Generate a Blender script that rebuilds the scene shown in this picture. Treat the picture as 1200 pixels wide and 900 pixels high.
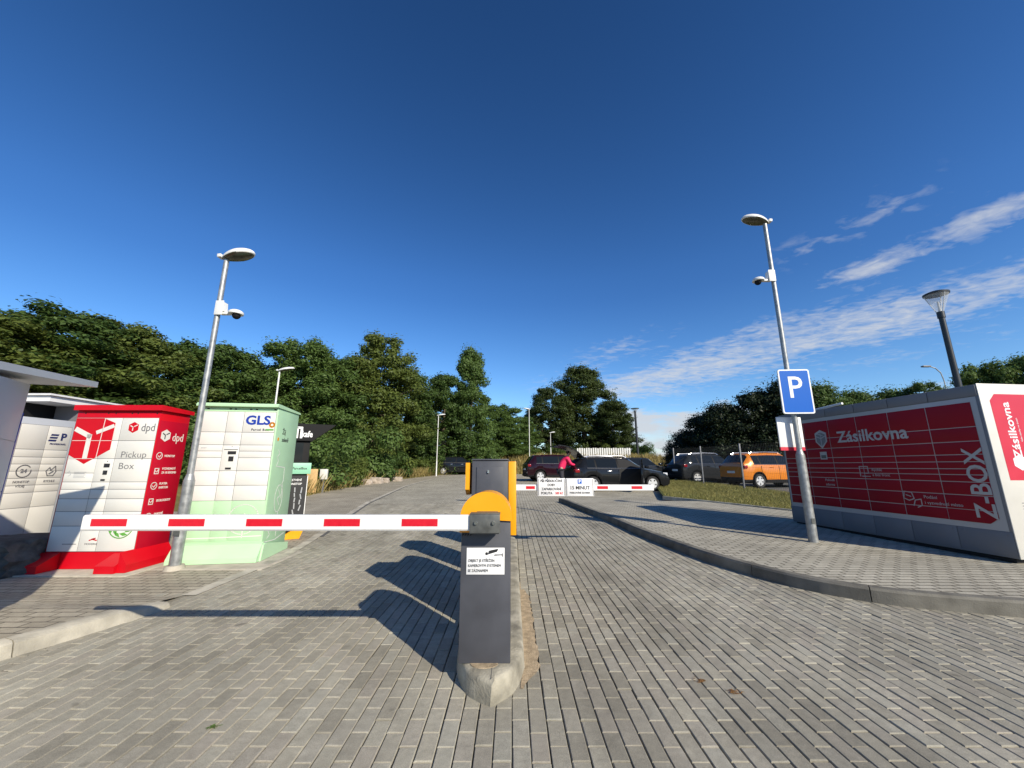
import bpy, bmesh, math, random
import numpy as np
from mathutils import Vector, Matrix, noise
R = math.radians
PI = math.pi
scene = bpy.context.scene
for o in list(bpy.data.objects):
    bpy.data.objects.remove(o)
COL = scene.collection
random.seed(7)

# ------------------------------------------------------------------ camera
cam = bpy.data.cameras.new('camera')
cam.sensor_width = 36.0
cam.lens = 36.0 * 451 / 1200
cam.clip_start = 0.05
cam.clip_end = 2000
camo = bpy.data.objects.new('camera', cam)
COL.objects.link(camo)
camo.location = (0, 0, 1.3)
camo.rotation_euler = (R(90 + 12.06), 0, 0)
scene.camera = camo

# ------------------------------------------------------------------ light
SUN_EL, SUN_AZ = 30.0, 39.5           # azimuth measured from -Y towards +X
sd = Vector((math.sin(R(SUN_AZ)) * math.cos(R(SUN_EL)), -math.cos(R(SUN_AZ)) * math.cos(R(SUN_EL)), math.sin(R(SUN_EL))))
sun = bpy.data.lights.new('sun', 'SUN')
sun.energy = 5.0
sun.angle = R(0.5)
sun.color = (1.0, 0.91, 0.75)
suno = bpy.data.objects.new('sun', sun)
COL.objects.link(suno)
suno.rotation_euler = sd.to_track_quat('Z', 'Y').to_euler()

world = bpy.data.worlds.new('World')
scene.world = world
world.use_nodes = True
nt = world.node_tree
nt.nodes.clear()
def wn(t, **k):
    n = nt.nodes.new(t)
    for a, b in k.items():
        setattr(n, a, b)
    return n
def wl(a, b):
    nt.links.new(a, b)
def wm(op, a, b=None, c=None, clamp=False):
    n = wn('ShaderNodeMath', operation=op)
    n.use_clamp = clamp
    for i, v in enumerate((a, b, c)):
        if v is None:
            continue
        if isinstance(v, (int, float)):
            n.inputs[i].default_value = v
        else:
            wl(v, n.inputs[i])
    return n.outputs[0]
sky = wn('ShaderNodeTexSky')
sky.sky_type = 'NISHITA'
sky.sun_disc = False
sky.sun_elevation = R(SUN_EL)
sky.sun_rotation = R(180 - SUN_AZ)
sky.altitude = 200
sky.air_density = 1.0
sky.dust_density = 0.25
sky.ozone_density = 3.0
tc = wn('ShaderNodeTexCoord')
sep = wn('ShaderNodeSeparateXYZ')
wl(tc.outputs['Generated'], sep.inputs[0])
zx = wm('MAXIMUM', sep.outputs[2], 0.02)
px = wm('DIVIDE', sep.outputs[0], zx)
py = wm('DIVIDE', sep.outputs[1], zx)
# cirrus streak coordinates: q across the bands, s along them
q = wm('ADD', wm('MULTIPLY', px, 0.94), wm('MULTIPLY', py, 0.33))
s = wm('SUBTRACT', wm('MULTIPLY', py, 0.94), wm('MULTIPLY', px, 0.33))
cv = wn('ShaderNodeCombineXYZ')
wl(wm('MULTIPLY', q, 3.0), cv.inputs[0]); wl(wm('MULTIPLY', s, 2.6), cv.inputs[1])
cv2 = wn('ShaderNodeCombineXYZ')
wl(wm('MULTIPLY', q, 1.1), cv2.inputs[0]); wl(wm('MULTIPLY', s, 0.9), cv2.inputs[1])
n1 = wn('ShaderNodeTexNoise'); n1.inputs['Scale'].default_value = 2.3; n1.inputs['Detail'].default_value = 9; n1.inputs['Roughness'].default_value = 0.62
n1.inputs['Distortion'].default_value = 0.4
wl(cv.outputs[0], n1.inputs['Vector'])
n2 = wn('ShaderNodeTexNoise'); n2.inputs['Scale'].default_value = 1.7; n2.inputs['Detail'].default_value = 4
wl(cv2.outputs[0], n2.inputs['Vector'])
def gauss(c, w):
    d = wm('DIVIDE', wm('SUBTRACT', q, c), w)
    return wm('POWER', 2.718, wm('MULTIPLY', wm('MULTIPLY', d, d), -1.0))
def srange(a, b, soft):
    u = wm('DIVIDE', wm('SUBTRACT', s, a), soft, clamp=True)
    v = wm('DIVIDE', wm('SUBTRACT', b, s), soft, clamp=True)
    return wm('MULTIPLY', u, v)
band = wm('MULTIPLY', gauss(2.33, 0.17), srange(-0.2, 1.45, 0.3))
band = wm('ADD', band, wm('MULTIPLY', gauss(3.3, 0.48), wm('MULTIPLY', srange(-0.5, 5.2, 0.5), 0.95)))
band = wm('ADD', band, wm('MULTIPLY', gauss(2.75, 0.35), wm('MULTIPLY', srange(1.0, 5.8, 1.0), 0.72)))
band = wm('ADD', band, wm('MULTIPLY', gauss(1.85, 0.16), wm('MULTIPLY', srange(0.5, 1.35, 0.25), 0.55)))
band = wm('ADD', band, wm('MULTIPLY', gauss(1.95, 0.36), wm('MULTIPLY', srange(1.9, 5.2, 0.6), 0.50)))
band = wm('ADD', band, wm('MULTIPLY', gauss(4.3, 0.9), wm('MULTIPLY', srange(0.5, 9, 1.0), 0.40)))
cvr = wn('ShaderNodeCombineXYZ')
wl(wm('ADD', wm('MULTIPLY', q, 7.0), wm('MULTIPLY', s, 2.0)), cvr.inputs[0]); wl(wm('MULTIPLY', s, 9.0), cvr.inputs[1])
nr = wn('ShaderNodeTexNoise'); nr.inputs['Scale'].default_value = 1.25; nr.inputs['Detail'].default_value = 5; nr.inputs['Distortion'].default_value = 0.8
wl(cvr.outputs[0], nr.inputs['Vector'])
dn = wm('ADD', wm('ADD', wm('MULTIPLY', n1.outputs[0], 0.95), wm('MULTIPLY', n2.outputs[0], 0.75)), wm('MULTIPLY', wm('SUBTRACT', nr.outputs[0], 0.5), 0.85))
cirrus = wm('MULTIPLY', wm('MULTIPLY', wm('SUBTRACT', wm('ADD', wm('MULTIPLY', band, 0.55), dn), 1.10), 1.75, clamp=True), wm('MULTIPLY', band, 1.6, clamp=True))
# low cloud bank near the horizon to the right of the road
az = wm('ARCTAN2', sep.outputs[0], sep.outputs[1])
cv3 = wn('ShaderNodeCombineXYZ')
wl(wm('MULTIPLY', az, 7.0), cv3.inputs[0]); wl(wm('MULTIPLY', sep.outputs[2], 22.0), cv3.inputs[1])
n3 = wn('ShaderNodeTexNoise'); n3.inputs['Scale'].default_value = 1.6; n3.inputs['Detail'].default_value = 8; n3.inputs['Roughness'].default_value = 0.55
wl(cv3.outputs[0], n3.inputs['Vector'])
top = wm('ADD', 0.085, wm('MULTIPLY', n3.outputs[0], 0.10))
cum = wm('MULTIPLY', wm('SUBTRACT', top, sep.outputs[2]), 60.0, clamp=True)
cum = wm('MULTIPLY', cum, wm('MULTIPLY', wm('SUBTRACT', az, 0.20), 9.0, clamp=True))
cum = wm('MULTIPLY', cum, wm('MULTIPLY', wm('SUBTRACT', n3.outputs[0], 0.22), 3.2, clamp=True))
cum = wm('MULTIPLY', cum, 0.90)
cov = wm('MAXIMUM', wm('MULTIPLY', cirrus, 0.78), cum, clamp=True)
mixc = wn('ShaderNodeMix', data_type='RGBA')
wl(cov, mixc.inputs[0])
hs = wn('ShaderNodeHueSaturation')
hs.inputs['Saturation'].default_value = 1.22
hs.inputs['Value'].default_value = 1.0
wl(sky.outputs[0], hs.inputs['Color'])
tint = wn('ShaderNodeMix', data_type='RGBA', blend_type='MULTIPLY')
tint.inputs[0].default_value = 1.0
wl(hs.outputs[0], tint.inputs[6])
ef = wn('ShaderNodeMapRange'); ef.inputs[1].default_value = 0.45; ef.inputs[2].default_value = 0.9; ef.inputs[3].default_value = 1.22; ef.inputs[4].default_value = 0.78
wl(sep.outputs[2], ef.inputs[0])
lowf = wn('ShaderNodeMapRange'); lowf.inputs[1].default_value = 0.40; lowf.inputs[2].default_value = 0.10; lowf.inputs[3].default_value = 0.0; lowf.inputs[4].default_value = 1.0
wl(sep.outputs[2], lowf.inputs[0])
tcol = wn('ShaderNodeMix', data_type='RGBA'); wl(lowf.outputs[0], tcol.inputs[0])
tcol.inputs[6].default_value = (0.84, 1.0, 1.26, 1); tcol.inputs[7].default_value = (1.22, 1.32, 1.46, 1)
tv = wn('ShaderNodeVectorMath', operation='SCALE'); wl(tcol.outputs[2], tv.inputs[0])
wl(ef.outputs[0], tv.inputs['Scale'])
wl(tv.outputs[0], tint.inputs[7])
wl(tint.outputs[2], mixc.inputs[6])
mixc.inputs[7].default_value = (6.6, 6.9, 7.4, 1)
bg = wn('ShaderNodeBackground')
bg.inputs['Strength'].default_value = 0.085
wl(mixc.outputs[2], bg.inputs['Color'])
out = wn('ShaderNodeOutputWorld')
wl(bg.outputs[0], out.inputs[0])

vs = scene.view_settings
vs.view_transform = 'Standard'
vs.look = 'None'
vs.gamma = 1.0
vs.exposure = 0.2
vs.use_curve_mapping = False

# ------------------------------------------------------------------ helpers
def sp(t):
    return math.log1p(math.exp(max(-30, min(30, t))))
def gz(Y):                       # the drive climbs gently away from the camera
    return 0.018 * (sp(Y - 6) - sp(Y - 46))

def link(o):
    COL.objects.link(o)
    return o

def obj(name, bm, mats, parent=None, loc=None, rot=None, smooth=None):
    me = bpy.data.meshes.new(name)
    bm.normal_update()
    bm.to_mesh(me)
    bm.free()
    for m in (mats if isinstance(mats, (list, tuple)) else [mats]):
        me.materials.append(m)
    if smooth is not None:
        for p in me.polygons:
            p.use_smooth = True
        me.set_sharp_from_angle(angle=R(smooth))
    o = link(bpy.data.objects.new(name, me))
    if parent:
        o.parent = parent
    if loc is not None:
        o.location = loc
    if rot is not None:
        o.rotation_euler = rot
    return o

def tag(o, label=None, cat=None, group=None, kind=None):
    if label: o['label'] = label
    if cat: o['category'] = cat
    if group: o['group'] = group
    if kind: o['kind'] = kind
    return o

def thing(name, label, cat, loc=(0, 0, 0), rz=0.0, group=None):
    o = link(bpy.data.objects.new(name, None))
    o.empty_display_size = 0.2
    o.location = loc
    o.rotation_euler = (0, 0, rz)
    return tag(o, label, cat, group)

def copy_tree(o, parent=None):
    c = o.copy()
    COL.objects.link(c)
    if parent: c.parent = parent
    for ch in list(o.children):
        copy_tree(ch, c)
    return c

def BM():
    return bmesh.new()

def box(bm, x0, x1, y0, y1, z0, z1, mi=0, bev=0.0, M=None):
    vs_ = [bm.verts.new(p) for p in ((x0, y0, z0), (x1, y0, z0), (x1, y1, z0), (x0, y1, z0), (x0, y0, z1), (x1, y0, z1), (x1, y1, z1), (x0, y1, z1))]
    fs = []
    for idx in ((0, 3, 2, 1), (4, 5, 6, 7), (0, 1, 5, 4), (1, 2, 6, 5), (2, 3, 7, 6), (3, 0, 4, 7)):
        f = bm.faces.new([vs_[i] for i in idx]); f.material_index = mi; fs.append(f)
    if bev > 0:
        es = list({e for f in fs for e in f.edges})
        r = bmesh.ops.bevel(bm, geom=es, offset=bev, segments=2, affect='EDGES', profile=0.5)
        for f in r['faces']:
            f.material_index = mi
        vs_ = list({v for f in r['faces'] for v in f.verts} | {v for v in vs_ if v.is_valid})
    if M is not None:
        bmesh.ops.transform(bm, matrix=M, verts=vs_)
    return vs_

def cyl(bm, p0, p1, r0, r1=None, n=16, mi=0, caps=True):
    if r1 is None: r1 = r0
    p0 = Vector(p0); p1 = Vector(p1)
    d = (p1 - p0).normalized()
    a = d.orthogonal().normalized(); b = d.cross(a)
    A = []; B = []
    for i in range(n):
        t = 2 * PI * i / n
        v = a * math.cos(t) + b * math.sin(t)
        A.append(bm.verts.new(p0 + v * r0)); B.append(bm.verts.new(p1 + v * r1))
    for i in range(n):
        j = (i + 1) % n
        f = bm.faces.new((A[i], A[j], B[j], B[i])); f.material_index = mi
    if caps:
        f = bm.faces.new(A[::-1]); f.material_index = mi
        f = bm.faces.new(B); f.material_index = mi

def tube(bm, pts, r, n=10, mi=0):
    for a, b in zip(pts[:-1], pts[1:]):
        cyl(bm, a, b, r, r, n, mi)

def prism(bm, pts, fn, t0, t1, mi=0):
    """extrude a 2-D outline between two depths; fn(u, v, t) -> 3-D point"""
    A = [bm.verts.new(fn(u, v, t0)) for u, v in pts]
    B = [bm.verts.new(fn(u, v, t1)) for u, v in pts]
    n = len(pts)
    fs = [bm.faces.new(A[::-1]), bm.faces.new(B)]
    for i in range(n):
        j = (i + 1) % n
        fs.append(bm.faces.new((A[i], A[j], B[j], B[i])))
    for f in fs: f.material_index = mi
    bmesh.ops.recalc_face_normals(bm, faces=fs)

FRONT = lambda u, v, t: (u, t, v)                 # local x across, z up, depth along y
def SIDE(w):
    return lambda u, v, t: (w - t, u, v)          # right hand side of a cabinet (t<0 stands proud)

def ribbon(bm, pts, w, fn, t0, t1, mi=0):
    for (a, b) in zip(pts[:-1], pts[1:]):
        d = Vector((b[0] - a[0], b[1] - a[1]))
        if d.length < 1e-6: continue
        n = Vector((-d.y, d.x)).normalized() * w / 2
        e = d.normalized() * w * 0.4
        prism(bm, [(a[0] - e.x + n.x, a[1] - e.y + n.y), (a[0] - e.x - n.x, a[1] - e.y - n.y), (b[0] + e.x - n.x, b[1] + e.y - n.y), (b[0] + e.x + n.x, b[1] + e.y + n.y)], fn, t0, t1, mi)

def circ(cx, cz, r, n=20, a0=0, a1=2 * PI, close=True):
    k = n if close else n + 1
    return [(cx + r * math.cos(a0 + (a1 - a0) * i / n), cz + r * math.sin(a0 + (a1 - a0) * i / n)) for i in range(k)]

def ring(cx, cz, r, n=24, a0=0, a1=2 * PI):
    return circ(cx, cz, r, n, a0, a1, False)

def text(body, size, mat, parent, loc, rot=(PI / 2, 0, 0), align='CENTER', bold=0.0, sx=1.0, shear=0.0, name='lettering', ext=0.0012, space=1.0):
    cu = bpy.data.curves.new('t', 'FONT')
    cu.body = body; cu.size = size; cu.align_x = align; cu.align_y = 'CENTER'
    cu.extrude = ext; cu.offset = bold; cu.shear = shear; cu.resolution_u = 3; cu.space_character = space
    t = bpy.data.objects.new('t', cu)
    me = bpy.data.meshes.new_from_object(t)
    bpy.data.objects.remove(t)
    me.name = name
    me.materials.clear(); me.materials.append(mat)
    o = link(bpy.data.objects.new(name, me))
    o.parent = parent; o.location = loc; o.rotation_euler = rot
    o.scale = (sx, 1, 1)
    return o

# ------------------------------------------------------------------ materials
def mat(name, col, rough=0.5, metal=0.0, var=0.0, scale=8.0, bump=0.0, bscale=60.0, spec=0.5, coat=0.0, dirt=0.0, trans=0.0, alpha=1.0, isl=0.0):
    m = bpy.data.materials.new(name)
    m.use_nodes = True
    t = m.node_tree
    b = t.nodes['Principled BSDF']
    b.inputs['Base Color'].default_value = (*col, 1)
    b.inputs['Roughness'].default_value = rough
    b.inputs['Metallic'].default_value = metal
    b.inputs['Specular IOR Level'].default_value = spec
    b.inputs['Coat Weight'].default_value = coat
    b.inputs['Coat Roughness'].default_value = 0.05
    if trans: b.inputs['Transmission Weight'].default_value = trans
    if alpha < 1: b.inputs['Alpha'].default_value = alpha
    tcn = t.nodes.new('ShaderNodeTexCoord')
    if var > 0:
        n = t.nodes.new('ShaderNodeTexNoise'); n.inputs['Scale'].default_value = scale; n.inputs['Detail'].default_value = 6
        t.links.new(tcn.outputs['Object'], n.inputs['Vector'])
        mp = t.nodes.new('ShaderNodeMapRange'); mp.inputs[1].default_value = 0.3; mp.inputs[2].default_value = 0.7
        mp.inputs[3].default_value = 1 - var; mp.inputs[4].default_value = 1 + var
        t.links.new(n.outputs[0], mp.inputs[0])
        mx = t.nodes.new('ShaderNodeMix'); mx.data_type = 'RGBA'; mx.blend_type = 'MULTIPLY'; mx.inputs[0].default_value = 1
        mx.inputs[6].default_value = (*col, 1)
        t.links.new(mp.outputs[0], mx.inputs[7])
        t.links.new(mx.outputs[2], b.inputs['Base Color'])
        r = t.nodes.new('ShaderNodeMapRange'); r.inputs[1].default_value = 0.3; r.inputs[2].default_value = 0.7
        r.inputs[3].default_value = max(0.02, rough - 0.08); r.inputs[4].default_value = min(1, rough + 0.12)
        t.links.new(n.outputs[0], r.inputs[0]); t.links.new(r.outputs[0], b.inputs['Roughness'])
    if isl > 0:
        g = t.nodes.new('ShaderNodeNewGeometry'); mr = t.nodes.new('ShaderNodeMapRange'); mr.inputs[3].default_value = 1 - isl; mr.inputs[4].default_value = 1 + isl
        t.links.new(g.outputs['Random Per Island'], mr.inputs[0])
        m2 = t.nodes.new('ShaderNodeMix'); m2.data_type = 'RGBA'; m2.blend_type = 'MULTIPLY'; m2.inputs[0].default_value = 1
        src = b.inputs['Base Color'].links[0].from_socket if b.inputs['Base Color'].links else None
        if src: t.links.new(src, m2.inputs[6])
        else: m2.inputs[6].default_value = (*col, 1)
        t.links.new(mr.outputs[0], m2.inputs[7]); t.links.new(m2.outputs[2], b.inputs['Base Color'])
    if bump > 0:
        n = t.nodes.new('ShaderNodeTexNoise'); n.inputs['Scale'].default_value = bscale; n.inputs['Detail'].default_value = 5
        t.links.new(tcn.outputs['Object'], n.inputs['Vector'])
        bp = t.nodes.new('ShaderNodeBump'); bp.inputs['Strength'].default_value = bump; bp.inputs['Distance'].default_value = 0.02
        t.links.new(n.outputs[0], bp.inputs['Height']); t.links.new(bp.outputs[0], b.inputs['Normal'])
    return m

def paving_mat(name, c1, c2, mortar, bw=0.195, bh=0.0895, gap=0.0045, swap=True, squash=1.0):
    m = bpy.data.materials.new(name); m.use_nodes = True
    t = m.node_tree; L = t.links.new
    b = t.nodes['Principled BSDF']
    def N(tp): return t.nodes.new(tp)
    tcn = N('ShaderNodeTexCoord')
    sx = N('ShaderNodeSeparateXYZ'); L(tcn.outputs['Object'], sx.inputs[0])
    # slight wobble so joints are not ruler-straight
    wob = N('ShaderNodeTexNoise'); wob.inputs['Scale'].default_value = 2.2; wob.inputs['Detail'].default_value = 5; wob.inputs['Roughness'].default_value = 0.65
    L(tcn.outputs['Object'], wob.inputs['Vector'])
    wv = N('ShaderNodeVectorMath'); wv.operation = 'SUBTRACT'; wv.inputs[1].default_value = (0.5, 0.5, 0.5); L(wob.outputs['Color'], wv.inputs[0])
    ws = N('ShaderNodeVectorMath'); ws.operation = 'SCALE'; ws.inputs['Scale'].default_value = 0.012; L(wv.outputs[0], ws.inputs[0])
    cx = N('ShaderNodeCombineXYZ')
    L(sx.outputs[1 if swap else 0], cx.inputs[0]); L(sx.outputs[0 if swap else 1], cx.inputs[1])
    ad = N('ShaderNodeVectorMath'); ad.operation = 'ADD'; L(cx.outputs[0], ad.inputs[0]); L(ws.outputs[0], ad.inputs[1])
    br = N('ShaderNodeTexBrick')
    br.offset = 0.5; br.squash = 1.0
    br.inputs['Scale'].default_value = 1.0
    br.inputs['Brick Width'].default_value = bw; br.inputs['Row Height'].default_value = bh
    br.inputs['Mortar Size'].default_value = gap; br.inputs['Mortar Smooth'].default_value = 0.25
    br.inputs['Bias'].default_value = -0.1
    br.inputs['Color1'].default_value = (*c1, 1); br.inputs['Color2'].default_value = (*c2, 1); br.inputs['Mortar'].default_value = (*mortar, 1)
    L(ad.outputs[0], br.inputs['Vector'])
    # second brick lookup with the same joints gives a per-brick random tone
    # stains
    n1 = N('ShaderNodeTexNoise'); n1.inputs['Scale'].default_value = 0.9; n1.inputs['Detail'].default_value = 7; n1.inputs['Roughness'].default_value = 0.6
    L(tcn.outputs['Object'], n1.inputs['Vector'])
    r1 = N('ShaderNodeMapRange'); r1.inputs[1].default_value = 0.32; r1.inputs[2].default_value = 0.68; r1.inputs[3].default_value = 0.80; r1.inputs[4].default_value = 1.14
    L(n1.outputs[0], r1.inputs[0])
    n2 = N('ShaderNodeTexNoise'); n2.inputs['Scale'].default_value = 210; n2.inputs['Detail'].default_value = 3
    L(tcn.outputs['Object'], n2.inputs['Vector'])
    r2 = N('ShaderNodeMapRange'); r2.inputs[1].default_value = 0.3; r2.inputs[2].default_value = 0.7; r2.inputs[3].default_value = 0.82; r2.inputs[4].default_value = 1.15
    L(n2.outputs[0], r2.inputs[0])
    n4 = N('ShaderNodeTexNoise'); n4.inputs['Scale'].default_value = 24; n4.inputs['Detail'].default_value = 4
    L(tcn.outputs['Object'], n4.inputs['Vector'])
    r4 = N('ShaderNodeMapRange'); r4.inputs[1].default_value = 0.3; r4.inputs[2].default_value = 0.7; r4.inputs[3].default_value = 0.90; r4.inputs[4].default_value = 1.09
    L(n4.outputs[0], r4.inputs[0])
    mm = N('ShaderNodeMath'); mm.operation = 'MULTIPLY'; L(r1.outputs[0], mm.inputs[0]); L(r2.outputs[0], mm.inputs[1])
    mm2 = N('ShaderNodeMath'); mm2.operation = 'MULTIPLY'; L(mm.outputs[0], mm2.inputs[0]); L(r4.outputs[0], mm2.inputs[1])
    mx = N('ShaderNodeMix'); mx.data_type = 'RGBA'; mx.blend_type = 'MULTIPLY'; mx.inputs[0].default_value = 1
    L(br.outputs['Color'], mx.inputs[6]); L(mm2.outputs[0], mx.inputs[7])
    # sparse dark oil spots
    vo = N('ShaderNodeTexNoise'); vo.inputs['Scale'].default_value = 3.1; vo.inputs['Detail'].default_value = 2
    L(tcn.outputs['Object'], vo.inputs['Vector'])
    rs = N('ShaderNodeMapRange'); rs.inputs[1].default_value = 0.70; rs.inputs[2].default_value = 0.78; rs.inputs[3].default_value = 1; rs.inputs[4].default_value = 0.6
    L(vo.outputs[0], rs.inputs[0])
    mx3 = N('ShaderNodeMix'); mx3.data_type = 'RGBA'; mx3.blend_type = 'MULTIPLY'; mx3.inputs[0].default_value = 1
    L(mx.outputs[2], mx3.inputs[6]); L(rs.outputs[0], mx3.inputs[7])
    L(mx3.outputs[2], b.inputs['Base Color'])
    b.inputs['Roughness'].default_value = 0.88
    b.inputs['Specular IOR Level'].default_value = 0.25
    # height: joints sunk, surface grain
    inv = N('ShaderNodeMath'); inv.operation = 'SUBTRACT'; inv.inputs[0].default_value = 1.0; L(br.outputs['Fac'], inv.inputs[1])
    hh = N('ShaderNodeMath'); hh.operation = 'MULTIPLY_ADD'; L(n2.outputs[0], hh.inputs[0]); hh.inputs[1].default_value = 0.14; L(inv.outputs[0], hh.inputs[2])
    hh2 = N('ShaderNodeMath'); hh2.operation = 'MULTIPLY_ADD'; L(n4.outputs[0], hh2.inputs[0]); hh2.inputs[1].default_value = 0.25; L(hh.outputs[0], hh2.inputs[2])
    bp = N('ShaderNodeBump'); bp.inputs['Strength'].default_value = 0.9; bp.inputs['Distance'].default_value = 0.008
    L(hh2.outputs[0], bp.inputs['Height']); L(bp.outputs[0], b.inputs['Normal'])
    return m

def leaf_mat(name, c, c2, trans=0.35):
    m = bpy.data.materials.new(name); m.use_nodes = True
    t = m.node_tree; L = t.links.new
    t.nodes.clear()
    def N(tp): return t.nodes.new(tp)
    o = N('ShaderNodeOutputMaterial')
    tcn = N('ShaderNodeTexCoord')
    n = N('ShaderNodeTexNoise'); n.inputs['Scale'].default_value = 0.9; n.inputs['Detail'].default_value = 4
    L(tcn.outputs['Object'], n.inputs['Vector'])
    gi = N('ShaderNodeNewGeometry')
    oi = N('ShaderNodeObjectInfo')
    a = N('ShaderNodeMath'); a.operation = 'MULTIPLY_ADD'; L(gi.outputs['Random Per Island'], a.inputs[0]); a.inputs[1].default_value = 0.55
    a2 = N('ShaderNodeMath'); a2.operation = 'MULTIPLY_ADD'; L(n.outputs[0], a2.inputs[0]); a2.inputs[1].default_value = 0.5
    a3 = N('ShaderNodeMath'); a3.operation = 'MULTIPLY_ADD'; L(oi.outputs['Random'], a3.inputs[0]); a3.inputs[1].default_value = 0.35; a3.inputs[2].default_value = -0.2
    L(a3.outputs[0], a2.inputs[2]); L(a2.outputs[0], a.inputs[2])
    mx = N('ShaderNodeMix'); mx.data_type = 'RGBA'; mx.clamp_factor = True
    L(a.outputs[0], mx.inputs[0]); mx.inputs[6].default_value = (*c, 1); mx.inputs[7].default_value = (*c2, 1)
    d = N('ShaderNodeBsdfPrincipled'); L(mx.outputs[2], d.inputs['Base Color']); d.inputs['Roughness'].default_value = 0.55; d.inputs['Specular IOR Level'].default_value = 0.3
    tr = N('ShaderNodeBsdfTranslucent'); 
    hv = N('ShaderNodeHueSaturation'); hv.inputs['Hue'].default_value = 0.48; hv.inputs['Value'].default_value = 1.3; L(mx.outputs[2], hv.inputs['Color']); L(hv.outputs[0], tr.inputs[0])
    ms = N('ShaderNodeMixShader'); ms.inputs[0].default_value = trans; L(d.outputs[0], ms.inputs[1]); L(tr.outputs[0], ms.inputs[2])
    L(ms.outputs[0], o.inputs[0])
    return m

M = {}
M['paving'] = paving_mat('grey concrete pavers', (0.375, 0.347, 0.275), (0.450, 0.420, 0.335), (0.10, 0.09, 0.075))
M['paving_left'] = paving_mat('older pavers', (0.36, 0.322, 0.25), (0.44, 0.397, 0.312), (0.10, 0.09, 0.075), bw=0.21, bh=0.105, gap=0.006, swap=False)
M['paving_island'] = paving_mat('pale pavers', (0.40, 0.372, 0.298), (0.49, 0.457, 0.37), (0.09, 0.08, 0.062), bw=0.20, bh=0.10, gap=0.0085, swap=False)
def stone_mat():
    m = bpy.data.materials.new('concrete paver stone'); m.use_nodes = True
    t = m.node_tree; L = t.links.new; b = t.nodes['Principled BSDF']
    def N(tp): return t.nodes.new(tp)
    tcn = N('ShaderNodeTexCoord'); gi = N('ShaderNodeNewGeometry')
    rp = N('ShaderNodeValToRGB'); L(gi.outputs['Random Per Island'], rp.inputs[0])
    e = rp.color_ramp.elements
    e[0].position = 0.0; e[0].color = (0.31, 0.288, 0.23, 1); e[1].position = 1.0; e[1].color = (0.425, 0.395, 0.313, 1)
    for pos, c in ((0.25, (0.36, 0.334, 0.268)), (0.5, (0.395, 0.37, 0.298)), (0.72, (0.38, 0.347, 0.284)), (0.86, (0.405, 0.385, 0.315))):
        x = e.new(pos); x.color = (*c, 1)
    def noise_range(scale, detail, lo, hi, rough=0.55, a=0.3, b_=0.7):
        n = N('ShaderNodeTexNoise'); n.inputs['Scale'].default_value = scale; n.inputs['Detail'].default_value = detail; n.inputs['Roughness'].default_value = rough
        L(tcn.outputs['Object'], n.inputs['Vector'])
        r = N('ShaderNodeMapRange'); r.inputs[1].default_value = a; r.inputs[2].default_value = b_; r.inputs[3].default_value = lo; r.inputs[4].default_value = hi
        L(n.outputs[0], r.inputs[0]); return n.outputs[0], r.outputs[0]
    _, stain = noise_range(0.75, 8, 0.74, 1.15, 0.66)
    g1, mid = noise_range(22, 5, 0.90, 1.08)
    g2, fine = noise_range(240, 3, 0.78, 1.18)
    _, spot = noise_range(5.5, 2, 1.0, 0.62, 0.5, 0.70, 0.76)
    _, pale = noise_range(1.7, 6, 1.0, 1.22, 0.7, 0.56, 0.72)
    v = stain
    mp = N('ShaderNodeMapping'); mp.inputs['Scale'].default_value = (1.6, 0.16, 1); L(tcn.outputs['Object'], mp.inputs['Vector'])
    ln = N('ShaderNodeTexNoise'); ln.inputs['Scale'].default_value = 1.0; ln.inputs['Detail'].default_value = 5; L(mp.outputs[0], ln.inputs['Vector'])
    lr = N('ShaderNodeMapRange'); lr.inputs[1].default_value = 0.36; lr.inputs[2].default_value = 0.62; lr.inputs[3].default_value = 0.78; lr.inputs[4].default_value = 1.04; L(ln.outputs[0], lr.inputs[0])
    for o in (mid, fine, spot, pale, lr.outputs[0]):
        mm = N('ShaderNodeMath'); mm.operation = 'MULTIPLY'; L(v, mm.inputs[0]); L(o, mm.inputs[1]); v = mm.outputs[0]
    mx = N('ShaderNodeMix'); mx.data_type = 'RGBA'; mx.blend_type = 'MULTIPLY'; mx.inputs[0].default_value = 1
    L(rp.outputs[0], mx.inputs[6]); L(v, mx.inputs[7]); L(mx.outputs[2], b.inputs['Base Color'])
    b.inputs['Roughness'].default_value = 0.88; b.inputs['Specular IOR Level'].default_value = 0.2
    hh = N('ShaderNodeMath'); hh.operation = 'MULTIPLY_ADD'; L(g2, hh.inputs[0]); hh.inputs[1].default_value = 0.5; L(g1, hh.inputs[2])
    bp = N('ShaderNodeBump'); bp.inputs['Strength'].default_value = 0.55; bp.inputs['Distance'].default_value = 0.006
    L(hh.outputs[0], bp.inputs['Height']); L(bp.outputs[0], b.inputs['Normal'])
    return m
M['paver_stone'] = stone_mat()
M['joint'] = mat('joint sand', (0.055, 0.048, 0.035), 0.95, var=0.55, scale=3, spec=0.1)
M['asphalt'] = mat('asphalt', (0.12, 0.118, 0.112), 0.9, var=0.15, scale=3, bump=0.3, bscale=120)
M['kerb'] = mat('kerb concrete', (0.42, 0.39, 0.32), 0.85, isl=0.12, var=0.34, scale=5, bump=0.25, bscale=90, spec=0.2)
M['kerb_old'] = mat('stained kerb concrete', (0.33, 0.305, 0.24), 0.85, var=0.42, scale=7, bump=0.35, bscale=70, spec=0.2)
M['kerb_shaded'] = mat('shade-darkened kerb concrete', (0.17, 0.16, 0.135), 0.85, isl=0.22, var=0.3, scale=5, bump=0.25, bscale=90, spec=0.2)  # concrete colour darkened to carry the shade on the right kerb's face
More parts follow.
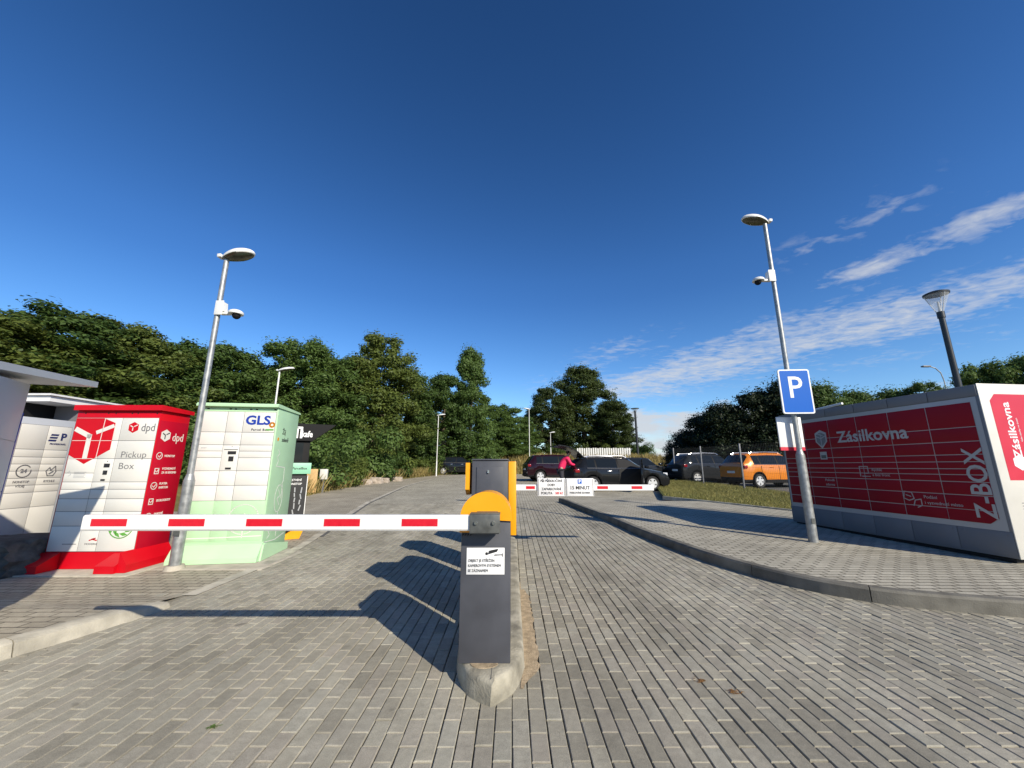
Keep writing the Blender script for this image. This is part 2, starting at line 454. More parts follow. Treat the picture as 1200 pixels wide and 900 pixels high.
M['slab'] = mat('slab concrete', (0.42, 0.385, 0.32), 0.9, var=0.2, scale=6, bump=0.3, bscale=60, spec=0.2)
M['sand'] = mat('sandy dirt', (0.42, 0.33, 0.22), 0.95, var=0.3, scale=20, bump=0.5, bscale=120, spec=0.1)
M['ground'] = mat('earth and dry grass', (0.16, 0.14, 0.055), 0.95, var=0.4, scale=1.5, bump=0.6, bscale=20, spec=0.1)
M['grassbase'] = mat('lawn soil', (0.11, 0.12, 0.04), 0.95, var=0.35, scale=4, bump=0.6, bscale=60, spec=0.1)
M['galv'] = mat('galvanised steel', (0.34, 0.35, 0.35), 0.48, metal=0.6, var=0.25, scale=14, bump=0.03, bscale=40)
M['white'] = mat('white powder coat', (0.71, 0.70, 0.655), 0.40, var=0.05, scale=2.2)
M['offwhite'] = mat('cream sheet metal', (0.66, 0.64, 0.58), 0.45, var=0.05, scale=3)
M['armwhite'] = mat('white arm paint', (0.80, 0.79, 0.77), 0.3, var=0.03, scale=5)
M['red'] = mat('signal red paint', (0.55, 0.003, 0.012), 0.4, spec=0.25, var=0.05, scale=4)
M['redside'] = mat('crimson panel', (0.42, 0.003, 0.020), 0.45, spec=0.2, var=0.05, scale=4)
M['armred'] = mat('red reflective tape', (0.62, 0.005, 0.02), 0.45, var=0.06, scale=30)
M['boxred'] = mat('dark red lacquer', (0.25, 0.003, 0.013), 0.45, spec=0.2, var=0.05, scale=3)
M['boxred_side'] = mat('red print', (0.58, 0.02, 0.05), 0.4, var=0.04, scale=3)
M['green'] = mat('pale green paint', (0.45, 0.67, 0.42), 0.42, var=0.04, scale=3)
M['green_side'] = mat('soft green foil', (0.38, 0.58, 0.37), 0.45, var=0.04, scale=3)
M['greyblue'] = mat('anthracite paint', (0.064, 0.067, 0.080), 0.48, var=0.16, scale=5, bump=0.02, bscale=300)
M['boxgrey'] = mat('grey cladding', (0.16, 0.165, 0.18), 0.5, var=0.06, scale=3)
M['seam'] = mat('pale joint strip', (0.30, 0.26, 0.26), 0.5)
M['yellow'] = mat('amber yellow paint', (0.85, 0.36, 0.004), 0.38, var=0.04, scale=6)
M['steel'] = mat('dull steel', (0.11, 0.115, 0.11), 0.5, metal=0.3, var=0.2, scale=25)
M['bolt'] = mat('bright steel', (0.7, 0.7, 0.7), 0.25, metal=1.0)
M['black'] = mat('black plastic', (0.012, 0.012, 0.013), 0.6, spec=0.15)
M['dark'] = mat('dark interior', (0.008, 0.008, 0.009), 0.8)
M['ink'] = mat('black print', (0.02, 0.02, 0.022), 0.5)
M['greyink'] = mat('grey print', (0.16, 0.16, 0.17), 0.5)
M['inkblue'] = mat('blue print', (0.012, 0.045, 0.34), 0.45)
M['navy'] = mat('navy print', (0.012, 0.018, 0.10), 0.45)
M['blue'] = mat('sign blue', (0.003, 0.115, 0.52), 0.4, spec=0.25)
M['bluetrim'] = mat('blue trim', (0.02, 0.06, 0.38), 0.4)
M['signwhite'] = mat('sign white', (0.82, 0.82, 0.82), 0.4, var=0.02)
M['orange'] = mat('orange print', (0.85, 0.36, 0.02), 0.45)
M['leafgreen'] = mat('green print', (0.12, 0.38, 0.06), 0.45)
M['mint'] = mat('mint foil', (0.27, 0.58, 0.40), 0.45)
M['lightgrey'] = mat('light grey sheet', (0.50, 0.52, 0.55), 0.45, var=0.05, scale=3)
M['roofwhite'] = mat('white roof sheet', (0.72, 0.72, 0.72), 0.4, var=0.05)
M['greylock'] = mat('silver foil', (0.42, 0.43, 0.45), 0.35, metal=0.3)
M['stone'] = mat('dark boulder', (0.10, 0.098, 0.09), 0.9, var=0.4, scale=9, bump=0.7, bscale=30, spec=0.2)
M['rubble'] = mat('pale rubble', (0.40, 0.34, 0.28), 0.9, var=0.3, scale=9, bump=0.6, bscale=30)
M['wood'] = mat('pale plywood', (0.55, 0.36, 0.15), 0.6, var=0.15, scale=9)
M['lens'] = mat('lamp lens', (0.10, 0.095, 0.06), 0.12, var=0.3, scale=20)
M['lampwhite'] = mat('lamp housing', (0.74, 0.74, 0.72), 0.4, var=0.05)
M['darkpost'] = mat('black lamp paint', (0.025, 0.027, 0.03), 0.4)
M['clear'] = mat('clear acrylic', (0.75, 0.78, 0.80), 0.08, alpha=0.16)
M['bark'] = mat('bark', (0.10, 0.075, 0.05), 0.9, var=0.3, scale=6, bump=0.6, bscale=20)
M['leaf'] = leaf_mat('broad leaves', (0.030, 0.062, 0.014), (0.135, 0.215, 0.052))
M['leaf2'] = leaf_mat('olive leaves', (0.045, 0.075, 0.014), (0.180, 0.225, 0.050))
M['leaf3'] = leaf_mat('dark leaves', (0.018, 0.034, 0.009), (0.085, 0.118, 0.030))
M['conifer'] = leaf_mat('dark conifer', (0.007, 0.014, 0.005), (0.022, 0.036, 0.011), 0.12)
M['grass'] = leaf_mat('short grass', (0.12, 0.15, 0.035), (0.36, 0.31, 0.11), 0.3)
M['dry'] = leaf_mat('dry tall grass', (0.20, 0.17, 0.05), (0.46, 0.36, 0.15), 0.3)
M['tyre'] = mat('tyre rubber', (0.014, 0.014, 0.015), 0.75)
M['rim'] = mat('alloy', (0.62, 0.63, 0.64), 0.35, metal=0.3)
M['glass'] = mat('car glass', (0.010, 0.013, 0.016), 0.04, spec=0.35)
M['chrome'] = mat('silver trim', (0.75, 0.75, 0.76), 0.2, metal=0.9)
M['tail'] = mat('tail lamp', (0.25, 0.004, 0.008), 0.15, coat=0.5)
M['head'] = mat('head lamp', (0.55, 0.56, 0.58), 0.1, coat=0.6)
M['paint_black'] = mat('black car paint', (0.010, 0.011, 0.013), 0.6, spec=0.02, coat=0.7)
M['paint_maroon'] = mat('maroon car paint', (0.017, 0.004, 0.008), 0.6, spec=0.02, coat=0.7)
M['paint_grey'] = mat('dark grey car paint', (0.016, 0.018, 0.021), 0.6, spec=0.04, coat=0.7)
M['paint_orange'] = mat('orange car paint', (0.68, 0.20, 0.006), 0.25, metal=0.15, coat=1.0)
M['skin'] = mat('skin', (0.50, 0.30, 0.22), 0.5)
M['pink'] = mat('pink jacket', (0.72, 0.015, 0.10), 0.7, var=0.12, scale=12)
M['trousers'] = mat('dark trousers', (0.03, 0.03, 0.04), 0.8)
M['hair'] = mat('dark hair', (0.012, 0.009, 0.007), 0.6)
M['wire'] = mat('fence wire', (0.035, 0.04, 0.045), 0.5, metal=0.3)
M['corr'] = mat('pale sheet fence', (0.62, 0.62, 0.60), 0.5, var=0.1)
M['straw'] = mat('dry leaves', (0.20, 0.10, 0.03), 0.9, var=0.3, scale=30)
M['moss'] = mat('moss', (0.07, 0.13, 0.02), 0.95, var=0.3, scale=30)

# ------------------------------------------------------------------ setting: ground and paving
def lerp_pts(pts, y):
    if y <= pts[0][1]: return pts[0][0]
    for (x0, y0), (x1, y1) in zip(pts[:-1], pts[1:]):
        if y <= y1:
            return x0 + (x1 - x0) * (y - y0) / (y1 - y0)
    return pts[-1][0]

def strips(name, left, right, ys, dz, m, nx=1):
    bm = BM()
    rows = []
    for y in ys:
        a, b = lerp_pts(left, y), lerp_pts(right, y)
        rows.append([bm.verts.new((a + (b - a) * i / nx, y, gz(y) + dz)) for i in range(nx + 1)])
    for r0, r1 in zip(rows[:-1], rows[1:]):
        for i in range(nx):
            bm.faces.new((r0[i], r0[i + 1], r1[i + 1], r1[i]))
    o = obj(name, bm, m)
    return tag(o, kind='structure')

def frange(a, b, st):
    n = max(1, int(round((b - a) / st)))
    return [a + (b - a) * i / n for i in range(n + 1)]

def smooth(t):
    t = max(0, min(1, t)); return t * t * (3 - 2 * t)

VERGE = [(-14, -4), (-14, 9.5), (-7.6, 11.5), (-7.43, 12.95), (-8.2, 16.7), (-8.45, 24.6), (-6.8, 34.8), (-5.2, 37.2), (-3.6, 38.4)]
def terrain_h(x, y):
    z = gz(y) - 0.07
    if y > 10:
        e = lerp_pts(VERGE, y)
        z += 0.9 * smooth((e - 0.4 - x) / 6.0)
    z += 1.75 * smooth((y - 40) / 5.5) * smooth((24 - x) / 8)
    z += 0.7 * smooth((x - 12) / 10) * smooth((y - 24) / 6) * smooth((40 - y) / 4) * 0
    return z
gx = sorted(set([-400, -200, -120, -80, -60] + frange(-45, 45, 1.5) + [60, 80, 120, 200, 400]))
gy = sorted(set([-400, -120, -40, -12] + frange(-4, 66, 1.5) + [80, 100, 140, 200, 300, 500]))
bm = BM()
V = [[bm.verts.new((x, y, terrain_h(x, y))) for x in gx] for y in gy]
for j in range(len(gy) - 1):
    for i in range(len(gx) - 1):
        bm.faces.new((V[j][i], V[j][i + 1], V[j + 1][i + 1], V[j + 1][i]))
tag(obj('ground', bm, M['ground'], smooth=60), kind='structure')

SEAM = [(-3.27, -4), (-3.27, 5.87), (-3.5, 7.2), (-3.98, 9.43), (-4.68, 12.95), (-5.6, 20.8), (-5.7, 28), (-4.6, 36), (-4.0, 38.4)]
YS = frange(-4, 38.4, 0.6)
strips('road', SEAM, [(9.5, -4), (9.5, 38.4)], frange(12.87, 38.4, 0.6), 0.0, M['paving'])
strips('road_bedding', SEAM, [(9.5, -4), (9.5, 13)], frange(-4, 13.2, 0.6), -0.011, M['joint'])
def pavers():
    # every stone of the near drive is modelled: bevelled top, small random tilt and offset
    rg = np.random.default_rng(12)
    bw, bh, gap, ch = 0.195, 0.0895, 0.0056, 0.0036
    Vs, Fs = [], []
    fi = np.array([(0, 1, 2, 3), (4, 5, 1, 0), (5, 6, 2, 1), (6, 7, 3, 2), (7, 4, 0, 3), (8, 9, 5, 4), (9, 10, 6, 5), (10, 11, 7, 6), (11, 8, 4, 7)])
    k = 0
    for r in range(int(-4.9 / bh), int(7.0 / bh)):
        x0 = r * bh
        off = (0.5 * bw if r % 2 else 0.0)
        wob = rg.normal() * 0.003
        for c in range(int(0.3 / bw), int(13.0 / bw)):
            y0 = c * bw + off + wob
            yc = y0 + bw / 2; xc = x0 + bh / 2
            if xc < (lerp_pts(SEAM, yc) + 0.03 if yc > 4.35 else -4.6) - 0.035: continue
            if yc > 4.0 and xc > lerp_pts(KERB_T, yc) + 0.25: continue
            if yc < 3.9 and xc > 5.2 + (3.9 - yc) * 0.9: continue
            a0, a1 = x0 + gap / 2 + rg.normal() * 0.0008, x0 + bh - gap / 2 + rg.normal() * 0.0008
            b0, b1 = y0 + gap / 2 + rg.normal() * 0.0012, y0 + bw - gap / 2 + rg.normal() * 0.0012
            dz = rg.normal() * 0.0011; tx = rg.normal() * 0.010; ty = rg.normal() * 0.006
            cc = ch * rg.uniform(0.7, 1.5, 4)
            def P(x, y, z): return (x, y, gz(y) + dz + z + (x - xc) * tx + (y - yc) * ty)
            Vs += [P(a0 + cc[0], b0 + cc[1], 0), P(a1 - cc[2], b0 + cc[1], 0), P(a1 - cc[2], b1 - cc[3], 0), P(a0 + cc[0], b1 - cc[3], 0),
                   P(a0, b0, -0.0045), P(a1, b0, -0.0045), P(a1, b1, -0.0045), P(a0, b1, -0.0045),
                   P(a0, b0, -0.02), P(a1, b0, -0.02), P(a1, b1, -0.02), P(a0, b1, -0.02)]
            Fs.append(fi + 12 * k); k += 1
    V_ = np.array(Vs); F_ = np.concatenate(Fs)
    me = bpy.data.meshes.new('paving')
    me.from_pydata(V_.tolist(), [], F_.tolist())
    me.materials.append(M['paver_stone'])
    tag(link(bpy.data.objects.new('paving', me)), kind='structure')
KERB_T = [(9.4, 2.6), (6.0, 3.36), (4.6, 3.70), (4.05, 3.86), (3.61, 4.04), (3.24, 4.36), (2.97, 4.8), (2.74, 5.45), (2.58, 6.19), (2.37, 7.54), (2.26, 8.6), (2.1, 9.9), (1.92, 11.0), (1.72, 12.45), (1.55, 13.3)]
pavers()
strips('parking_bay_paving', VERGE, [(x - 0.001, y) for x, y in SEAM], YS, -0.002, M['paving_left'])
strips('car_park_road', [(9.5, -4), (9.5, 38.4)], [(45, -4), (45, 38.4)], YS, -0.004, M['asphalt'])
# flush concrete edging between drive and bays
strips('kerb_edging', [(x - 0.11, y) for x, y in SEAM], [(x + 0.035, y) for x, y in SEAM], frange(4.3, 38.2, 0.6), 0.007, M['kerb'])
strips('drain_channel', [(x + 0.036, y) for x, y in SEAM], [(x + 0.10, y) for x, y in SEAM], frange(7.5, 26, 0.6), 0.006, M['asphalt'])

# raised pavement on the right
KERB_R = [(1.55, 13.3), (1.72, 12.45), (1.92, 11.0), (2.1, 9.9), (2.26, 8.6), (2.37, 7.54), (2.58, 6.19), (2.74, 5.45), (2.97, 4.8), (3.24, 4.36), (3.61, 4.04), (4.05, 3.86), (4.6, 3.70), (6.0, 3.36), (9.4, 2.6)]
def catmull(pts, step):
    P = [Vector((*p, 0)) for p in pts]
    res = []
    for i in range(len(P) - 1):
        p0 = P[max(0, i - 1)]; p1 = P[i]; p2 = P[i + 1]; p3 = P[min(len(P) - 1, i + 2)]
        n = max(1, int((p2 - p1).length / step))
        for k in range(n):
            t = k / n
            res.append(0.5 * ((2 * p1) + (-p0 + p2) * t + (2 * p0 - 5 * p1 + 4 * p2 - p3) * t * t + (-p0 + 3 * p1 - 3 * p2 + p3) * t ** 3))
    res.append(P[-1])
    return res
KP = catmull(KERB_R, 0.1)
def sweep(bm, path, nrm, prof, mi=0, z=lambda p: gz(p.y)):
    rows = []
    for p, n in zip(path, nrm):
        rows.append([bm.verts.new((p.x + n.x * o, p.y + n.y * o, z(p) + h)) for o, h in prof])
    k = len(prof)
    fs = []
    for a, b in zip(rows[:-1], rows[1:]):
        for i in range(k):
            j = (i + 1) % k
            fs.append(bm.faces.new((a[i], a[j], b[j], b[i])))
    fs.append(bm.faces.new(rows[0])); fs.append(bm.faces.new(rows[-1][::-1]))
    for f in fs: f.material_index = mi
    bmesh.ops.recalc_face_normals(bm, faces=fs)
def normals(path, side):
    out = []
    for i, p in enumerate(path):
        d = (path[min(i + 1, len(path) - 1)] - path[max(i - 1, 0)]).normalized()
        out.append(Vector((-d.y, d.x, 0)) * side)
    return out
KN = normals(KP, 1)               # path runs towards the camera: +1 points onto the pavement
def stones(name, path, nrm, prof, m, per=1.0, gap=0.008, z=lambda p: gz(p.y)):
    bm = BM()
    acc = 0; seg = [path[0]]; sn = [nrm[0]]
    for i in range(1, len(path)):
        acc += (path[i] - path[i - 1]).length
        seg.append(path[i]); sn.append(nrm[i])
        if acc >= per or i == len(path) - 1:
            if len(seg) > 1:
                a = (seg[-1] - seg[-2]).normalized() * gap
                ss = seg[:-1] + [seg[-1] - a]
                sweep(bm, ss, sn, prof, z=z)
            seg = [path[i]]; sn = [nrm[i]]; acc = 0
    return tag(obj(name, bm, m, smooth=35), kind='structure')
stones('kerb', KP, KN, [(-0.004, -0.08), (0.0, 0.112), (0.016, 0.133), (0.118, 0.133), (0.118, -0.08)], M['kerb_shaded'])
# pavement surface behind the kerb
inner = [p + n * 0.12 for p, n in zip(KP, KN)]
bm = BM()
def right_lim(p): return 9.6
far = [(p.x, p.y) for p in inner]
prev = None
for p in inner:
    x1 = 10.4 if p.y > 3.0 else 12
    if p.y > 12.4: x1 = 4.6
    a = bm.verts.new((p.x, p.y, gz(p.y) + 0.128)); n_ = 10
    row = [a] + [bm.verts.new((p.x + (x1 - p.x) * i / n_, p.y, gz(p.y) + 0.128)) for i in range(1, n_ + 1)]
    if prev:
        for i in range(n_):
            bm.faces.new((prev[i], row[i], row[i + 1], prev[i + 1]))
    prev = row
bmesh.ops.recalc_face_normals(bm, faces=bm.faces[:])
for f in bm.faces:
    if f.normal.z < 0: f.normal_flip()
tag(obj('pavement', bm, M['paving_island']), kind='structure')
# grass strip with pale edging between pavement and fence
GL = [(10.2, 5.8), (8.0, 8.6), (7.04, 10.2), (6.25, 11.75), (5.2, 13.7), (5.6, 15.0), (7.2, 20.0), (7.8, 22.5), (8.1, 27)]
GRt = [(10.6, 5.8), (10.6, 27)]
strips('grass_bed', GL, GRt, frange(5.8, 27, 0.4), 0.145, M['grassbase'], 4)
gk = [Vector((x, y, 0)) for x, y in GL[:5]]
gkp = catmull([(v.x, v.y) for v in gk], 0.15)
stones('kerb_of_grass', gkp, normals(gkp, 1), [(0, 0.05), (0, 0.165), (0.07, 0.165), (0.07, 0.05)], M['kerb'])

# left pavement with its kerb stones
KL = [Vector(p) for p in ((-3.19, 3.97, 0), (-3.24, 3.7, 0), (-3.33, 3.36, 0), (-3.46, 3.0, 0), (-3.62, 2.6, 0), (-3.85, 2.0, 0), (-4.3, 0.8, 0))]
KLp = catmull([(v.x, v.y) for v in KL], 0.06)
KLn = normals(KLp, -1)
def zl(p):
    return gz(p.y) - 0.055 * smooth((p.y - 3.55) / 0.42)
stones('kerb_left', KLp, KLn, [(0.0, -0.06), (0.035, 0.085), (0.06, 0.102), (0.17, 0.102), (0.17, -0.06)], M['kerb'], per=0.98, z=zl)
bm = BM()
prev = None
for p, n in zip(KLp, KLn):
    qx = p + n * 0.172
    zz = zl(p) + 0.098
    row = [bm.verts.new((qx.x, qx.y, zz)), bm.verts.new((-14, qx.y + 0.3, zz - 0.01))]
    if prev: bm.faces.new((prev[0], row[0], row[1], prev[1]))
    prev = row
top0 = [v for v in bm.verts if abs(v.co.y - max(w.co.y for w in bm.verts if w.co.x > -10)) < 1e-6]
bm.verts.ensure_lookup_table()
a, b = bm.verts[0], bm.verts[1]
c, d = bm.verts.new((-3.36, 4.30, 0.004)), bm.verts.new((-14, 4.6, 0.004))
bm.faces.new((a, b, d, c))
for f in bm.faces:
    f.normal_update()
    if f.normal.z < 0: f.normal_flip()
tag(obj('pavement_left', bm, M['paving_left']), kind='structure')
bm = BM(); box(bm, -7.6, -4.62, 4.98, 6.6, -0.05, 0.018, bev=0.005); box(bm, -4.60, -3.2, 5.28, 6.9, -0.05, 0.016, bev=0.005)
tag(obj('concrete_slab', bm, M['slab'], smooth=30), kind='structure')

# kerbed island that carries the barrier machines
def island_outline(off):
    pts = []
    U = [i / 10 for i in range(11)]
    nose = lambda u: 2.45 + 0.42 * (0.40 * u + 0.60 * u ** 4.5)
    left = [(-0.12 - 0.245 * u, nose(u)) for u in U] + [(-0.41, 6.6), (-0.37, 6.85), (-0.25, 6.98)]
    right = [(-0.02, 6.98), (0.06, 6.85), (0.085, 6.6)] + [(-0.12 + 0.202 * u, nose(u)) for u in U[:0:-1]]
    c = Vector((-0.1, 4.7))
    for x, y in left + right:
        v = Vector((x - c.x, y - c.y))
        pts.append((c.x + math.copysign(max(abs(v.x) - off, 0.0), v.x), c.y + math.copysign(max(abs(v.y) - off * 0.9, 0), v.y)))
    return pts
bm = BM()
rings = []
for off, h in ((-0.004, -0.03), (0.006, 0.098), (0.013, 0.112), (0.026, 0.119), (0.06, 0.12)):
    rings.append([bm.verts.new((x, y, gz(y) + h)) for x, y in island_outline(off)])
for a, b in zip(rings[:-1], rings[1:]):
    n = len(a)
    for i in range(n):
        bm.faces.new((a[i], a[(i + 1) % n], b[(i + 1) % n], b[i]))
bm.faces.new(rings[-1])
bmesh.ops.recalc_face_normals(bm, faces=bm.faces[:])
tag(obj('traffic_island', bm, M['kerb_old'], smooth=40), kind='structure')
bm = BM()                                     # joint in the nose and sandy fringe on the right flank
prism(bm, [(-0.122, 2.485), (-0.118, 2.485), (-0.118, 2.62), (-0.122, 2.62)], lambda u, v, t: (u, v, t), 0.1, 0.1212)
tag(obj('island_joint', bm, M['asphalt']), kind='structure')
bm = BM(); rr = random.Random(5); prev = None
for i in range(40):
    y = 2.62 + i * 0.055
    x0 = 0.10 + 0.03 * smooth((y - 2.6) / 0.35)
    w = 0.07 + 0.025 * rr.random()
    row = [bm.verts.new((x0 - 0.05, y, 0.005)), bm.verts.new((x0 + w * smooth(i / 5) * smooth((39 - i) / 12) - 0.03, y, 0.005))]
    if prev: bm.faces.new((prev[0], prev[1], row[1], row[0]))
    prev = row
tag(obj('sand', bm, M['sand']), kind='structure')
bm = BM(); prism(bm, [(-0.17 + 0.085 * math.cos(PI + PI * i / 10), 2.655 + 0.06 * math.sin(PI + PI * i / 10)) for i in range(11)], lambda u, v, t: (u, v, t), 0.119, 0.124)
tag(obj('sand_patch', bm, M['sand']), kind='structure')

# ------------------------------------------------------------------ barrier machines
def half_dome(bm, x0, x1, y0, y1, zc, mi=0, n=18):
    r = (x1 - x0) / 2; cx = (x0 + x1) / 2
    prism(bm, circ(cx, zc, r, n, 0, PI, False), FRONT, y0, y1, mi)

def arm_mesh(bm, length, h, t, stripes, sgn):
    """arm along -x (sgn=-1) or +x, slightly bulged white profile with red tape let in"""
    x0, x1 = (-length, 0) if sgn < 0 else (0, length)
    prism(bm, [(-t / 2, -h / 2 + 0.01), (-t / 2 + 0.008, -h / 2), (t / 2 - 0.008, -h / 2), (t / 2, -h / 2 + 0.01), (t / 2, h / 2 - 0.01), (t / 2 - 0.008, h / 2), (-t / 2 + 0.008, h / 2), (-t / 2, h / 2 - 0.01)],
          lambda u, v, tt: (tt, u, v), x0, x1, 0)
    for a, b in stripes:
        a, b = sorted((sgn * a, sgn * b))
        box(bm, a, b, -t / 2 - 0.0015, -t / 2 + 0.004, -h * 0.20, h * 0.27, 1)
        box(bm, a, b, t / 2 - 0.004, t / 2 + 0.0015, -h * 0.20, h * 0.27, 1)

def barrier(label, loc, rz, arm_sgn, arm_len, stripes, h=0.86):
    t = thing('barrier_machine', label, 'barrier', loc, rz, 'barrier machines on the island')
    bm = BM(); box(bm, -0.16, 0.16, 0, 0.38, 0, h, bev=0.006)
    obj('cabinet', bm, M['greyblue'], t, smooth=30)
    bm = BM()
    half_dome(bm, -0.166, 0.166, 0.012, 0.36, h - 0.022)
    prism(bm, circ(0, h - 0.015, 0.170, 22, 0, PI, False) + [(-0.170, h - 0.10), (-0.07, h - 0.10), (-0.04, h - 0.02), (0.170, h - 0.03)], FRONT, -0.016, -0.004)
    obj('dome_cover', bm, M['yellow'], t, smooth=30)
    bm = BM()
    zc = h - 0.028
    box(bm, -0.095, 0.095, -0.135, -0.125, zc - 0.058, zc + 0.052, bev=0.004)
    box(bm, -0.095, 0.095, -0.125, -0.04, zc + 0.050, zc + 0.058, bev=0.002)
    box(bm, -0.095, 0.095, -0.125, -0.04, zc - 0.064, zc - 0.056, bev=0.002)
    box(bm, -0.06, 0.08, -0.055, -0.017, zc - 0.075, zc + 0.06, bev=0.004)
    br = obj('arm_bracket', bm, M['steel'], t, smooth=30)
    for x in (-0.055, 0.055):
        bm = BM(); cyl(bm, (x, -0.136, zc + 0.004), (x, -0.148, zc + 0.004), 0.013, 0.011, 8)
        obj('bolt', bm, M['bolt'], br, smooth=40)
    bm = BM()
    arm_mesh(bm, arm_len, 0.094, 0.055, stripes, arm_sgn)
    am = obj('arm', bm, [M['armwhite'], M['armred']], t, (arm_sgn * 0.02, -0.0925, zc), smooth=30)
    bm = BM()
    for i in range(5):
        box(bm, -0.09, 0.09, -0.0035, 0.0, 0, 0)
        break
    bm.free()
    return t, am, zc

# front machine: arm reaches out to the left
st = [(0.275 + i * 0.486, 0.500 + i * 0.486) for i in range(5)]
ba, arm_a, zc = barrier('front barrier with camera notice and long arm reaching over the left lane', (-0.17, 2.655, 0.12), 0, -1, 2.50, st)
# the notice on its door
sg = BM(); box(sg, -0.122, 0.122, -0.005, -0.0005, 0.505, 0.665, bev=0.0015)
sgn = obj('camera_notice', sg, M['signwhite'], ba, smooth=30)
sgn['label'] = 'white notice with black camera symbol and three lines'
bm = BM()
prism(bm, [(0.015, 0.625), (0.075, 0.642), (0.082, 0.660), (0.022, 0.648)], FRONT, -0.0065, -0.0045)
prism(bm, circ(0.007, 0.630, 0.009, 12), FRONT, -0.0065, -0.0045)
prism(bm, [(0.055, 0.618), (0.108, 0.621), (0.108, 0.626), (0.058, 0.625)], FRONT, -0.0065, -0.0045)
prism(bm, [(0.106, 0.612), (0.111, 0.612), (0.111, 0.632), (0.106, 0.632)], FRONT, -0.0065, -0.0045)
obj('camera_symbol', bm, M['ink'], sgn)
for i, s_ in enumerate(('OBJEKT JE STŘEŽEN', 'KAMEROVÝM SYSTÉMEM', 'SE ZÁZNAMEM')):
    text(s_, 0.0225, M['ink'], sgn, (-0.112, -0.0062, 0.588 - i * 0.030), align='LEFT', sx=0.86, bold=0.0)
bm = BM()
for i in range(4):
    prism(bm, [(-0.158 + i * 0.016, h_) for h_ in (0,)] and [(-0.155 + i * 0.017, 0.742), (-0.147 + i * 0.017, 0.742), (-0.139 + i * 0.017, 0.754), (-0.147 + i * 0.017, 0.754)], FRONT, -0.0175, -0.0165)
obj('warning_tape', bm, M['black'], ba)

# right-lane machine further along the island
st2 = [(0.40, 0.54)] + [(1.52, 1.69), (2.06, 2.23)]
bb, arm_b, zc2 = barrier('rear barrier whose arm with two notice boards closes the right lane', (-0.20, 6.38, gz(6.4) + 0.12), 0, 1, 2.41, st2, 0.86)
for i, (lines, x0) in enumerate(((('PŘI PŘEKROČENÍ', 'DOBY', 'ZAPARKOVÁNÍ', 'POKUTA'), 0.60), (('15 MINUT', 'PARKOVÁNÍ ZDARMA'), 1.045))):
    bm = BM(); box(bm, x0, x0 + 0.435, -0.145, -0.125, zc2 - 0.125, zc2 + 0.145, bev=0.003)
    for xx in (x0 + 0.10, x0 + 0.34):
        box(bm, xx - 0.01, xx + 0.01, -0.1245, -0.06, zc2 + 0.049, zc2 + 0.056)
    bd = obj('notice_board', bm, M['signwhite'], arm_b, (-0.02, 0.0925, -zc2), smooth=30)
    cxx = x0 + 0.2175
    if i == 0:
        for k, s_ in enumerate(lines):
            text(s_, 0.052, M['ink'], bd, (cxx if k < 3 else cxx - 0.075, -0.1465, zc2 + 0.105 - k * 0.062), sx=0.85, bold=0.0012)
        text('500 Kč', 0.05, M['armred'], bd, (cxx + 0.12, -0.1465, zc2 + 0.105 - 3 * 0.062), sx=0.8, bold=0.0012)
    else:
        bm = BM(); box(bm, cxx - 0.032, cxx + 0.032, -0.1465, -0.1445, zc2 + 0.062, zc2 + 0.130)
        obj('symbol_panel', bm, M['blue'], bd)
        text('P', 0.066, M['signwhite'], bd, (cxx, -0.148, zc2 + 0.096), bold=0.003)
        text(lines[0], 0.075, M['ink'], bd, (cxx, -0.1465, zc2 + 0.0), sx=0.95, bold=0.0012)
        text(lines[1], 0.034, M['ink'], bd, (cxx, -0.1465, zc2 - 0.075), sx=0.95, bold=0.0008)
    for xx in (x0 + 0.012, x0 + 0.423):
        bm = BM(); box(bm, xx - 0.004, xx + 0.004, -0.1462, -0.1446, zc2 - 0.115, zc2 + 0.135)
        obj('board_rail', bm, M['ink'], bd)

def cabinet(label, loc):
    t = thing('control_cabinet', label, 'cabinet', loc, 0, 'control cabinets on the island')
    H_ = 1.23
    bm = BM(); box(bm, -0.16, 0.16, 0, 0.38, 0, H_, bev=0.006)
    box(bm, -0.165, 0.165, -0.012, 0.39, H_ + 0.001, H_ + 0.014, bev=0.004)
    obj('housing', bm, M['greyblue'], t, smooth=30)
    bm = BM(); box(bm, -0.118, 0.118, -0.010, -0.001, 0.74, H_ - 0.055, bev=0.003)
    d = obj('door', bm, M['greyblue'], t, smooth=30)
    bm = BM(); cyl(bm, (-0.015, -0.010, H_ - 0.10), (-0.015, -0.022, H_ - 0.10), 0.010, 0.009, 10)
    box(bm, -0.02, -0.006, -0.026, -0.0215, H_ - 0.108, H_ - 0.085)
    obj('lock', bm, M['bolt'], d, smooth=40)
    bm = BM(); box(bm, 0.164, 0.232, -0.006, 0.33, 0.60, H_ - 0.008, bev=0.006)
    obj('side_cover', bm, M['yellow'], t, smooth=30)
    bm = BM()
    prism(bm, [(-0.01, H_ - 0.02), (0.33, H_ - 0.02), (0.33, H_ - 0.25), (0.24, H_ - 0.30), (0.08, H_ - 0.30), (-0.01, H_ - 0.25)], lambda u, v, tt: (tt, u, v), -0.215, -0.180)
    box(bm, -0.1795, -0.1605, 0.05, 0.25, H_ - 0.22, H_ - 0.08, 1)
    obj('side_cover', bm, [M['yellow'], M['black']], t, smooth=30)
    return t
cabinet('taller dark grey cabinet with small lock and yellow flanks right behind the front barrier', (-0.195, 3.50, 0.12))
cabinet('second dark grey cabinet deeper along the island, hidden behind the first', (-0.19, 5.0, gz(5) + 0.12))
t = thing('ticket_post', 'low rounded grey post standing on the island between the two tall cabinets', 'ticket post', (-0.18, 4.12, 0.12), 0)
